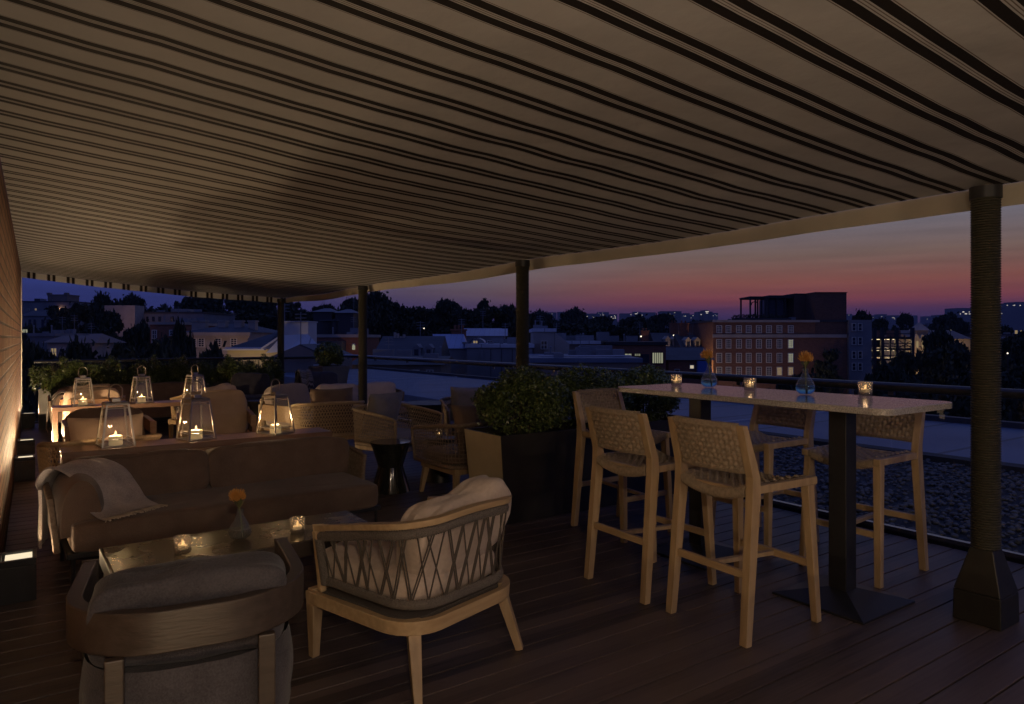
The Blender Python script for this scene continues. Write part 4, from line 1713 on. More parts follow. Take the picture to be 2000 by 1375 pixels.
# throw over the padded arm, running down on to the seat
def throw(lab, loc, rz, prof, w0, w1, m='throw', seed=1, fr=True):
    t = thing('throw_blanket', lab, 'blanket', loc, rz, 'throws folded over the sofa arms')
    n = 40
    P_ = [Vector((x, 0, z)) for x, z in prof]
    ln = [0]
    for a, b in zip(P_, P_[1:]):
        ln.append(ln[-1] + (b - a).length)

    def pt(u):
        s_ = u * ln[-1]
        for i in range(len(P_) - 1):
            if s_ <= ln[i + 1] + 1e-9:
                return P_[i].lerp(P_[i + 1], (s_ - ln[i]) / (ln[i + 1] - ln[i]))
        return P_[-1]

    def pts(u):
        a = Vector((0, 0, 0))
        for k_ in (-0.03, -0.015, 0, 0.015, 0.03):
            a += pt(min(1, max(0, u + k_)))
        return a / 5
    mb = MB()
    for lay in (0, 1):
        def g(u, v):
            p = pts(u)
            tg = (pts(min(1, u + 0.02)) - pts(max(0, u - 0.02))).normalized()
            nn = Vector((-tg.z, 0, tg.x))
            y = w0[0] + (w1[0] - w0[0]) * u + (w0[1] + (w1[1] - w0[1]) * u) * v
            k_ = 0.006 * math.sin(v * 9 + u * 3 + seed) + 0.004 * math.sin(v * 21 + seed + u * 6) + 0.004 * noise.noise(Vector((u * 6, v * 4, seed)))
            e = 0.014 - lay * 0.012 + k_
            if v in (0, 1):
                e = 0.006
            return Vector((p.x, y, p.z)) + nn * e
        stt = len(mb.f)
        mb.grid(g, n, 26)
        if lay:
            mb.f[stt:] = [tuple(reversed(f_)) for f_ in mb.f[stt:]]
    mb.build('wool_cloth', M[m], t, True)
    if fr:
        mb = MB()
        rr = random.Random(seed)
        for u, sg in ((1, 1), (0, -1)):
            e = pts(u)
            tg = (pts(1) - pts(0.95)).normalized() if u else (pts(0) - pts(0.05)).normalized()
            for i in range(46):
                v = (i + rr.random() * 0.6) / 46
                y = (w0[0] + (w0[1]) * v) if u == 0 else (w1[0] + w1[1] * v)
                p0 = Vector((e.x, y, e.z + 0.004))
                d = tg + Vector((0, rr.uniform(-0.5, 0.5), rr.uniform(-0.1, 0.12)))
                p1 = p0 + d * 0.016
                p2 = p1 + (tg + Vector((0, rr.uniform(-0.8, 0.8), rr.uniform(-0.3, 0.1)))) * 0.018
                mb.tube([p0 - tg * 0.004, p1, p2], 0.0024, 4)
        o = mb.build('fringe', M['fringe'], t, True)
        o['kind'] = 'stuff'
    return t


def free_throw(lab, line, wd, m='throw', seed=1, group='throws folded over the sofa arms'):
    """cloth strip: centre line points, half width vectors"""
    t = thing('throw_blanket', lab, 'blanket', (0, 0, 0), 0, group)
    P_ = [Vector(p) for p in line]
    W_ = [Vector(p) for p in wd]
    k = len(P_) - 1

    def cr(A, u):
        s_ = min(max(u, 0), 1) * k
        i = min(int(s_), k - 1)
        f = s_ - i
        p0, p1, p2, p3 = A[max(i - 1, 0)], A[i], A[i + 1], A[min(i + 2, k)]
        return 0.5 * ((2 * p1) + (p2 - p0) * f + (2 * p0 - 5 * p1 + 4 * p2 - p3) * f * f + (3 * p1 - p0 - 3 * p2 + p3) * f ** 3)
    mb = MB()
    for lay in (0, 1):
        def g(u, v):
            c, w = cr(P_, u), cr(W_, u)
            tg = (cr(P_, u + 0.02) - cr(P_, u - 0.02)).normalized()
            nn = w.cross(tg).normalized()
            if nn.z < -0.3:
                nn = -nn
            e = 0.012 - lay * 0.014 + 0.005 * math.sin(v * 8 + u * 2 + seed) + 0.003 * math.sin(v * 19 + u * 5) + 0.005 * noise.noise(Vector((u * 5, v * 3, seed)))
            if v in (0, 1):
                e = 0.004
            return c + w * (2 * v - 1) + nn * e
        stt = len(mb.f)
        mb.grid(g, 60, 26)
        if lay:
            mb.f[stt:] = [tuple(reversed(f_)) for f_ in mb.f[stt:]]
    mb.build('wool_cloth', M[m], t, True)
    mb = MB()
    rr = random.Random(seed)
    c, w = cr(P_, 1), cr(W_, 1)
    tg = (cr(P_, 1) - cr(P_, 0.96)).normalized()
    for i in range(60):
        p0 = c + w * (2 * (i + rr.random() * 0.6) / 60 - 1) + Vector((0, 0, 0.004))
        q = w.normalized()
        p1 = p0 + (tg + q * rr.uniform(-0.6, 0.6)) * 0.022 + Vector((0, 0, -0.002))
        p2 = p1 + (tg + q * rr.uniform(-0.9, 0.9)) * 0.026 + Vector((0, 0, rr.uniform(-0.006, 0.004)))
        mb.tube([p0 - tg * 0.004, p1, p2], 0.0034, 4)
    o = mb.build('fringe', M['fringe'], t, True)
    o['kind'] = 'stuff'
    return t


free_throw('grey wool throw with cream fringe over the left arm of the near sofa',
           [(0.04, 5.02, 0.18), (0.05, 5.00, 0.42), (0.09, 4.98, 0.58), (0.20, 4.92, 0.645), (0.31, 4.84, 0.60), (0.375, 4.75, 0.50), (0.41, 4.66, 0.425), (0.45, 4.58, 0.400), (0.47, 4.53, 0.398)],
           [(0.02, 0.16, 0), (0.03, 0.16, 0), (0.07, 0.15, 0), (0.13, 0.12, 0.0), (0.145, 0.11, 0), (0.15, 0.11, 0), (0.155, 0.105, 0), (0.16, 0.10, 0), (0.16, 0.10, 0)], seed=2)


# ---- console tables with lanterns
def console(lab, loc, rz, Ls, w=0.31):
    t = thing('console_table', lab, 'table', loc, rz, 'narrow wooden consoles behind the sofas')
    MB().box(0, Ls, 0, w, 0.605, 0.65).build('tabletop', M['console'], t, bevel=0.003)
    for x in (0.03, Ls - 0.03):
        MB().box(x - 0.025, x + 0.025, 0.02, w - 0.02, 0, 0.6045).build('leg', M['console'], t, bevel=0.003)
    return t


def make_lantern(lab, loc, rz, steel='steel'):
    t = thing('candle_lantern', lab, 'lantern', loc, rz, 'tapered glass lanterns on the consoles')
    b, tp, h = 0.098, 0.066, 0.29
    mb = MB()
    for sx_ in (-1, 1):
        for sy in (-1, 1):
            mb.bar((sx_ * b, sy * b, 0.008), (sx_ * tp, sy * tp, h), 0.0115, 0.0115, up=(0, 1, 0))
    for z, k_, hh in ((0.005, b, 0.010), (0.052, b - 0.0055, 0.004), (h, tp, 0.013), (h - 0.028, tp + 0.003, 0.004)):
        for s_ in (-1, 1):
            mb.bar((-k_ - 0.004, s_ * k_, z), (k_ + 0.004, s_ * k_, z), 0.010, hh)
            mb.bar((s_ * k_, -k_ + 0.006, z), (s_ * k_, k_ - 0.006, z), 0.010, hh)
    mb.build('metal_frame', M[steel], t)
    mb = MB()
    mb.frus(0, 0, h + 0.0068, h + 0.014, tp + 0.006, tp + 0.006, tp + 0.004, tp + 0.004)
    mb.frus(0, 0, h + 0.0141, h + 0.040, 0.028, 0.028, 0.026, 0.026)
    mb.build('cap', M[steel], t, bevel=0.002)
    mb = MB()
    pts = [(-0.032, 0, h + 0.028), (-0.042, 0, h + 0.05)] + [(0.042 * -math.cos(PI * k_ / 10) * (0.86 if 0 < k_ < 10 else 1), 0, h + 0.105 + 0.03 * math.sin(PI * k_ / 10)) for k_ in range(11)] + [(0.042, 0, h + 0.05), (0.032, 0, h + 0.028)]
    mb.tube(pts, 0.0042, 8)
    mb.build('handle', M[steel], t, True)
    MB().box(-b + 0.006, b - 0.006, -b + 0.006, b - 0.006, 0.001, 0.004).build('base_mirror', M['steel'], t)
    mb = MB()
    for sgn in (-1, 1):
        mb.add([(-b + .005, sgn * b, 0.012), (b - .005, sgn * b, 0.012), (tp - .005, sgn * tp, h - 0.007), (-tp + .005, sgn * tp, h - 0.007)], [(0, 1, 2, 3)])
        mb.add([(sgn * b, -b + .005, 0.012), (sgn * b, b - .005, 0.012), (sgn * tp, tp - .005, h - 0.007), (sgn * tp, -tp + .005, h - 0.007)], [(0, 1, 2, 3)])
    mb.build('glass', M['glass_l'], t)
    mb = MB()
    mb.lathe([(0, 0.005), (0.043, 0.005), (0.043, 0.064), (0.040, 0.068), (0.0, 0.066)], 24)
    c_ = mb.build('candle', M['wax'], t, True)
    mb = MB()
    mb.lathe([(0.0, 0.067), (0.006, 0.073), (0.0075, 0.081), (0.004, 0.094), (0.0, 0.104)], 10)
    mb.build('flame', M['flame'], c_, True)
    light('POINT', 'lantern_light', (0, 0, 0.092), (1, 0.64, 0.33), 3.0, 0.01, parent=t)
    return t


console('brown wooden console directly behind the near brown sofa', (0.15, 5.40, 0), R(1.0), 1.83)
l0 = make_lantern('left glass lantern on the near console, handle against the brown chair', (0.47, 5.56, 0.6515), R(6))
dup(l0, (0.99, 5.57, 0.6515), R(16), 'middle glass lantern on the near console, in front of the tan armchair')
dup(l0, (1.565, 5.56, 0.6515), R(28), 'right glass lantern on the near console, before the grey drum table')
console('brown wooden console of the far seating group', (0.16, 8.93, 0), R(0), 1.75)
dup(l0, (0.45, 9.08, 0.6515), R(4), 'left lantern of three on the far console, beside the arm with a throw')
dup(l0, (1.03, 9.08, 0.6515), R(10), 'middle lantern of three on the far console')
dup(l0, (1.60, 9.08, 0.6515), R(20), 'right lantern of three on the far console, partly behind the tan armchair')

# ---- near chairs
barrel_chair('dark barrel armchair in the foreground, seen from behind with a charcoal pillow', (0.425, 2.46, 0), R(-9), 'darkwood', 'fab_dark', 5, 0.56, 0.29, pz=0.60, py=-0.205).scale = (0.96, 0.96, 0.985)
rope_chair('pale teak armchair with crossed grey cords and blush cushions, nearest the camera', (1.40, 2.80, 0), R(17))

# ---- second group
tub_chair('woven chair with a glowing straw pillow hidden behind the near console', (0.42, 6.12, 0), R(4), 'rope_yel', 'fab_tan', 'fab_tan', 'diag', s=9)
barrel_chair('wide barrel armchair with a tall brown back cushion behind the left lantern', (0.56, 7.42, 0), R(182), 'midwood', 'fab_brown', 11, 0.64, 0.40, pz=0.545, py=-0.12)
barrel_chair('barrel armchair with a puffy tan back cushion behind the middle lantern', (1.50, 7.45, 0), R(172), 'midwood', 'fab_tan', 14, 0.62, 0.52, pz=0.60, py=-0.10)
# ---- centre
tub_chair('straw coloured woven chair seen from behind beside the big grey pillow', (2.84, 7.95, 0), R(-6), 'rope_yel', 'fab_brown', 'fab_brown', 'diag', s=21)
tub_chair('woven tub chair facing the camera with a large grey pillow and blue lit seat', (3.17, 6.80, 0), R(202), 'rope', 'fab_grey', 'fab_grey', 'diag', s=24)
tub_chair('dark woven tub chair with a candle glowing through its side beside the planter', (3.22, 5.42, 0), R(2), 'rope_grey', 'fab_brown', 'fab_brown', 'orth', s=27)
tub_chair('woven tub chair with a light grey pillow half hidden behind the long hedge', (4.30, 7.05, 0), R(160), 'rope_grey', 'fab_grey', 'fab_grey', 'diag', s=29)
# ---- drum tables
def drum(lab, loc, r=0.185, h=0.45, m='black', top=None, name='drum_table'):
    t = thing(name, lab, 'side table', loc, 0, 'hourglass drum side tables')
    mb = MB()
    mb.lathe([(r * 0.98, 0.0), (r * 0.96, 0.01), (r * 0.62, h * 0.5), (r * 0.62, h * 0.515), (r * 0.94, h - 0.03), (r * 0.97, h - 0.012)], 40)
    mb.build('drum_body', M[m], t, True, angle=25)
    mb = MB()
    mb.lathe([(0, h - 0.013), (r * 0.99, h - 0.013), (r, h - 0.006), (r * 0.99, h), (0, h)], 40)
    mb.build('tabletop', M[top or m], t, True, angle=30)
    return t


M['gloss'] = mat('glossy_black_lacquer', (0.016, 0.017, 0.015), (0.026, 0.027, 0.024), 0.12, 6, coat=0.5)
M['greylac'] = mat('grey_lacquer', (0.10, 0.095, 0.085), (0.13, 0.125, 0.11), 0.25, 6)
drum('glossy black hourglass table at the right end of the near sofa', (2.70, 5.90, 0), m='gloss')
drum('grey hourglass table beside the end planters behind the lanterns', (2.84, 10.9, 0), 0.19, 0.45, 'greylac')
drum('small black drum table carrying a candle between two woven chairs', (3.30, 6.05, 0), 0.15, 0.42, 'black')
dup(v0, (3.28, 6.04, 0.4215), 0.4, 'candle glowing behind the side of the dark woven chair')
rt = drum('round dark low table near the glass beyond the woven chairs', (4.42, 8.45, 0), 0.34, 0.52, 'black', name='round_table')


# ---- boxy teak lounge chairs
def box_chair(lab, loc, rz, wood, seatm, pilm, s=1, w=0.72, throwm=None, grp='boxy wooden lounge chairs'):
    t = thing('wooden_lounge_chair', lab, 'armchair', loc, rz, grp)
    hw_ = w / 2
    for sx_ in (-1, 1):
        MB().box(sx_ * hw_ - 0.022, sx_ * hw_ + 0.022, -0.32, 0.36, 0.36, 0.56).build('arm_panel', M[wood], t, bevel=0.004)
        MB().bar((sx_ * hw_, 0.30, 0), (sx_ * hw_, 0.30, 0.3595), 0.04, 0.05, up=(0, 1, 0)).build('leg', M[wood], t, bevel=0.003)
        MB().bar((sx_ * hw_, -0.33, 0), (sx_ * hw_, -0.27, 0.3595), 0.04, 0.05, up=(0, 1, 0)).build('leg', M[wood], t, bevel=0.003)
    MB().box(-hw_ + 0.023, hw_ - 0.023, -0.3, 0.33, 0.22, 0.27).build('seat_frame', M[wood], t, bevel=0.003)
    MB().box(-hw_ + 0.023, hw_ - 0.023, -0.345, -0.32, 0.28, 0.62).build('back_frame', M[wood], t, bevel=0.003)
    cushion(w - 0.07, 0.66, 0.17, 0.4, 0.22, s, 0.006).xf(T((0, 0.03, 0.352))).build('seat_cushion', M[seatm], t, True)
    cushion(w - 0.09, 0.17, 0.40, 0.5, 0.25, s + 2, 0.012, n=(60, 26)).xf(T((0, -0.215, 0.60), rx=R(13))).build('back_cushion', M[pilm], t, True)
    return t


box_chair('pale wooden lounge chair with mauve cushions right of the right lantern', (2.82, 8.95, 0), R(203), 'teak_x', 'fab_mauve', 'fab_mauve', 31)
box_chair('dark cushioned lounge chair near the corner planters, pale wooden arm', (3.05, 12.2, 0), R(175), 'teak_x', 'fab_dark', 'fab_dark', 33)
box_chair('dark cushioned lounge chair with a striped throw before the ball shaped shrub', (4.18, 12.0, 0), R(180), 'darkwood', 'fab_brown', 'fab_dark', 35, 0.8)
throw('striped dark throw over the back of the lounge chair near the ball shaped shrub', (4.02, 12.18, 0), R(90),
      [(-0.24, 0.5), (-0.2, 0.68), (-0.10, 0.80), (0.0, 0.835), (0.10, 0.80), (0.14, 0.6)], (0.0, 0.22), (0.0, 0.22), 'stripe', 5, False)
sofa('pale mauve sofa along the glass, crossed by the third post', (3.55, 9.98, 0), 0, 1.42, 'fab_mauve', left_roll=False, s=12, dp=0.76, bh=0.68)
sofa('brown sofa of the far seating group in front of the end planters', (0.22, 11.45, 0), 0, 2.1, 'fab_brown', s=15, dp=0.8, bh=0.70)
throw('tan throw hanging over the rounded arm of the far sofa', (0.22, 11.45, 0), 0,
      [(-0.060, 0.10), (-0.055, 0.30), (-0.04, 0.44), (0.02, 0.575), (0.08, 0.628), (0.14, 0.635), (0.20, 0.60), (0.26, 0.53), (0.29, 0.45), (0.33, 0.415), (0.42, 0.40)],
      (0.22, 0.40), (0.18, 0.40), seed=8)
barrel_chair('barrel armchair with a tan cushion tucked behind the far console lantern', (0.62, 10.25, 0), R(-6), 'midwood', 'fab_tan', 17, 0.60, 0.36, pz=0.60, py=-0.20)
rope_chair('pale corded armchair with a blush pillow behind the far lanterns', (1.92, 10.15, 0), R(20), 'teak_x', 'fab_white', 'rope_yel', 19)


# ---- planters and shrubs
def shrub_mesh(name, clumps, n, size, parent, m='box_leaf', up=0.0, seed=1, shell=0.55, aspect=0.5, flat=0.6):
    rg_ = np.random.default_rng(seed)
    V, F = leaves(clumps, n, size, 0.5, shell, flat, aspect, up, rg_)
    return np_mesh(name, V, F, M[m], parent)


def stems(parent, cx, cy, z0, z1, rad, n=9, seed=1, r=0.007, m='bark'):
    rr = random.Random(seed)
    mb = MB()
    for i in range(n):
        a = rr.uniform(0, 2 * PI)
        q = rad * math.sqrt(rr.random())
        mb.tube([(cx + 0.2 * q * math.cos(a), cy + 0.2 * q * math.sin(a), z0), (cx + 0.6 * q * math.cos(a), cy + 0.6 * q * math.sin(a), (z0 + z1) / 2), (cx + q * math.cos(a), cy + q * math.sin(a), z1)], r, 5, r2=r * 0.4)
    return mb.build('stem', M[m], parent, True)


# long trough
x0, x1, ya, yb, zt_ = 2.86, 5.02, 4.31, 4.84, 0.67
pt_ = thing('trough_planter', 'long black trough planter with a bronze end face between the lounge and the bar table', 'planter', ((x0 + x1) / 2, (ya + yb) / 2, 0))
hx, hy = (x1 - x0) / 2, (yb - ya) / 2
tp = 0.05
mb = MB()
wt = 0.02
top = [(-hx, -hy), (hx, -hy), (hx, hy), (-hx, hy)]
bot = [(-hx + tp, -hy + 0.01), (hx - tp, -hy + 0.01), (hx - tp, hy - tp), (-hx + tp, hy - tp)]
inn = [(-hx + wt, -hy + wt), (hx - wt, -hy + wt), (hx - wt, hy - wt), (-hx + wt, hy - wt)]
vs = [(x, y, 0.0) for x, y in bot] + [(x, y, zt_) for x, y in top] + [(x, y, zt_) for x, y in inn] + [(x, y, zt_ - 0.07) for x, y in inn]
fs = [(3, 2, 1, 0)]
for i in range(4):
    j = (i + 1) % 4
    fs += [(i, j, 4 + j, 4 + i), (4 + i, 4 + j, 8 + j, 8 + i), (8 + i, 8 + j, 12 + j, 12 + i)]
mb.add(vs, fs)
o = mb.build('trough_body', M['planter'], pt_, bevel=0.004)
mb = MB()
e = 0.003
mb.add([(-hx + tp - e, hy - tp, 0.002), (-hx + tp - e, -hy + 0.01, 0.002), (-hx - e, -hy, zt_ - 0.001), (-hx - e, hy, zt_ - 0.001)], [(0, 1, 2, 3)])
mb.build('end_face', M['planter_brz'], pt_)
MB().box(-hx + wt, hx - wt, -hy + wt, hy - wt, zt_ - 0.09, zt_ - 0.06).build('soil', M['soil'], pt_)

hedge = [((3.24, 4.575), 0.41, 0.46, 0.30, 'rounded boxwood bush at the bronze end of the long trough', 21),
         ((3.98, 4.60), 0.41, 0.45, 0.28, 'boxwood bush in the middle of the long trough', 22),
         ((4.62, 4.60), 0.34, 0.42, 0.28, 'boxwood bush at the far right end of the long trough behind the bar table', 23)]
for (cx, cy), rx, ry, rz_, lab, sd in hedge:
    t = thing('boxwood_bush', lab, 'bush', (cx, cy, zt_ - 0.06), 0, 'boxwood bushes in the long trough')
    rr = random.Random(sd)
    cl = [(0, 0, 0.25, rx * 0.92, ry * 0.72, rz_ * 0.86)]
    for i in range(26):
        a = rr.uniform(0, 2 * PI)
        zz = rr.uniform(-0.55, 1)
        s_ = math.sqrt(max(0, 1 - zz * zz))
        cl.append((rx * 0.72 * s_ * math.cos(a), ry * 0.62 * s_ * math.sin(a), 0.26 + zz * rz_ * 0.66, rr.uniform(0.10, 0.16), rr.uniform(0.10, 0.15), rr.uniform(0.08, 0.14)))
    shrub_mesh('foliage', cl, 19000, 0.0145, t, seed=sd, shell=0.5, up=0.5)
    stems(t, 0, 0, 0, 0.35, 0.3, 22, sd)

# end planters with upright shrubs
ecl = []
rr = random.Random(5)
for i in range(44):
    a = rr.uniform(0, 2 * PI)
    q = 0.35 * math.sqrt(rr.random())
    hgt = 0.46 - 0.30 * (q / 0.35) ** 2 * 0.5
    ecl.append((q * math.cos(a), q * math.sin(a), hgt * rr.uniform(0.25, 0.95), 0.075, 0.075, 0.13))
proto_bush = None
ex = [(0.34, 'leftmost upright shrub in the planters along the end glass'), (0.98, 'second upright shrub from the left along the end glass'),
      (1.68, 'third upright shrub from the left, behind the middle far lantern'), (2.18, 'fourth upright shrub from the left along the end glass'),
      (2.86, 'fifth upright shrub from the left along the end glass'), (3.42, 'rightmost upright shrub along the end glass beside the farthest post')]
for i, (x, lab) in enumerate(ex):
    loc = (x, 13.08, 0.58)
    if proto_bush is None:
        proto_bush = thing('upright_shrub', lab, 'shrub', loc, 0, 'upright shrubs in the end planters')
        shrub_mesh('foliage', ecl, 8500, 0.024, proto_bush, seed=9, shell=0.3, up=0.0, aspect=0.3)
        stems(proto_bush, 0, 0, 0, 0.42, 0.28, 30, 6, 0.005)
    else:
        dup(proto_bush, loc, i * 1.3, lab)
for a, b, lab in ((0.06, 1.32, 'dark planter box under the two leftmost end shrubs'), (1.40, 2.50, 'dark planter box under the middle pair of end shrubs'), (2.56, 3.76, 'dark planter box under the two rightmost end shrubs')):
    t = thing('planter_box', lab, 'planter', ((a + b) / 2, 13.08, 0), 0, 'dark planter boxes along the end glass')
    h_ = (b - a) / 2
    mb = MB()
    mb.box(-h_, h_, -0.24, -0.22, 0, 0.62)
    mb.box(-h_, h_, 0.22, 0.24, 0, 0.62)
    mb.box(-h_, -h_ + 0.02, -0.2199, 0.2199, 0, 0.62)
    mb.box(h_ - 0.02, h_, -0.2199, 0.2199, 0, 0.62)
    mb.build('box_wall', M['planter'], t)
    MB().box(-h_ + 0.021, h_ - 0.021, -0.2198, 0.2198, 0.02, 0.57).build('soil', M['soil'], t)
# ball shrub
t = thing('square_pot', 'tall tapered grey square pot at the corner of the glass', 'planter', (4.72, 13.15, 0), R(8))
mb = MB()
mb.frus(0, 0, 0, 0.86, 0.19, 0.19, 0.29, 0.29)
mb.build('pot_body', mat('pot_grey', (0.13, 0.12, 0.10), (0.18, 0.165, 0.14), 0.6, 5), t, bevel=0.006)
MB().box(-0.265, 0.265, -0.265, 0.265, 0.8602, 0.8612).build('soil', M['soil'], t)
t = thing('ball_shrub', 'clipped ball shaped shrub in the tall corner pot', 'shrub', (4.72, 13.15, 0.86))
shrub_mesh('foliage', [(0, 0, 0.25, 0.27, 0.27, 0.22)] + [(0.18 * math.cos(a), 0.18 * math.sin(a), 0.2 + 0.11 * math.sin(a * 3), 0.11, 0.11, 0.1) for a in np.linspace(0, 6, 9)], 6500, 0.021, t, seed=12, shell=0.6)
stems(t, 0, 0, 0.0, 0.3, 0.15, 9, 3)
# ================================================================== the town
GZ = -13.0


def sheet(name, m, f, n=90, ext=(-3500, 4500, -1500, 7000)):
    mb = MB()
    x0, x1, y0, y1 = ext
    mb.grid(lambda u, v: (x0 + (x1 - x0) * u, y0 + (y1 - y0) * v, f(x0 + (x1 - x0) * u, y0 + (y1 - y0) * v)), n, n)
    return tag(mb.build(name, m, None, True), kind='structure')


FWD = Vector((SA, CA, 0))
RGT = Vector((CA, -SA, 0))


def polar(px, d):
    """ground point in the direction of column px at forward distance d"""
    l = (px - 1000) / FPX * d
    return FWD * d + RGT * l


def hgt(x, y):
    d = x * SA + y * CA
    if d < 1:
        return GZ
    u = (x * CA - y * SA) / d * FPX + 1000            # bearing as a column
    h = GZ
    rise = max(0, min(1, (d - 60) / 240))
    left = max(0, min(1, (1150 - u) / 500))
    h += rise * left * (15 + 3 * math.sin(u * 0.01))
    far = max(0, min(1, (d - 900) / 1500))
    h += far * (62 + 10 * math.sin(u * 0.013) + 6 * math.sin(u * 0.031 + 1))
    return h


sheet('ground', M['ground'], lambda x, y: hgt(x, y) if (x * x + y * y) > 3000 else GZ, 150)


# ---- trees
def tree_proto(seed, crown, trunk_h, n, leaf, kind='round'):
    rr = random.Random(seed)
    rx, rz_ = crown
    t = thing('tree', 'x', 'tree', (0, 0, 0))
    mb = MB()
    top = trunk_h + rz_ * 0.9
    pts = [(0, 0, -0.5), (0.2, 0.1, trunk_h * 0.5), (0.1, 0.3, trunk_h), (0.2, 0.2, top)]
    mb.tube(pts, 0.45, 8, r2=0.10)
    cl = []
    for i in range(64):
        a = rr.uniform(0, 2 * PI)
        if kind == 'round':
            zz = rr.uniform(-0.75, 1)
            q = math.sqrt(max(0, 1 - zz * zz)) * rr.uniform(0.35, 0.95)
        else:
            zz = rr.uniform(-0.9, 0.9)
            q = (1 - (zz + 0.9) / 1.9) * rr.uniform(0.3, 0.9) + 0.08
        c_ = (rx * q * math.cos(a), rx * q * math.sin(a), trunk_h + rz_ * (1 + zz * 0.85))
        s_ = rr.uniform(0.10, 0.27) * rx
        cl.append((*c_, s_, s_, s_ * rr.uniform(0.5, 0.8)))
        if i % 3 == 0:
            h0 = trunk_h * rr.uniform(0.7, 1.0) + rz_ * 0.3 * rr.random()
            mid = Vector((c_[0] * 0.5, c_[1] * 0.5, (h0 + c_[2]) / 2 - 0.3))
            mb.tube([(0.1, 0.1, h0), mid, c_], 0.14, 5, r2=0.03)
    mb.build('trunk', M['bark'], t, True)
    V, F = leaves(cl, n, leaf, 0.3, 0.35, 0.8, 0.55, 0.3, np.random.default_rng(seed), 0.42)
    np_mesh('crown', V, F, M['tree_leaf'], t)
    return t


TP = [tree_proto(1, (5.5, 4.6), 4.5, 9000, 0.42), tree_proto(2, (4.6, 5.4), 5.0, 7000, 0.36), tree_proto(3, (6.8, 4.2), 4.0, 10000, 0.45), tree_proto(4, (3.8, 6.2), 3.5, 6000, 0.36, 'cone')]
TH = [13.4, 15.3, 12.0, 15.5]
TW = [5.9, 5.0, 7.3, 3.9]
used = [False] * 4


def tree(px, ytop, d, lab, k=0, half=None, grp='dark trees among the town roofs', rz=None):
    """crown top seen at (px, ytop), forward distance d; half = crown half-width in columns"""
    p = polar(px, d)
    g = hgt(p.x, p.y) if d > 60 else GZ
    ztop = EYE - (ytop - 660) * d / FPX
    H = max(4, ztop - g)
    s = H / TH[k]
    sw = (half * d / FPX) / TW[k] if half else s
    rz = (px * 0.37) % 6.28 if rz is None else rz
    if not used[k]:
        used[k] = True
        o = TP[k]
        o.location = (p.x, p.y, g)
        o.rotation_euler = (0, 0, rz)
        o['label'] = lab
        o['group'] = grp
    else:
        o = dup(TP[k], (p.x, p.y, g), rz, lab, grp)
    o.scale = (sw, sw, s)
    return o


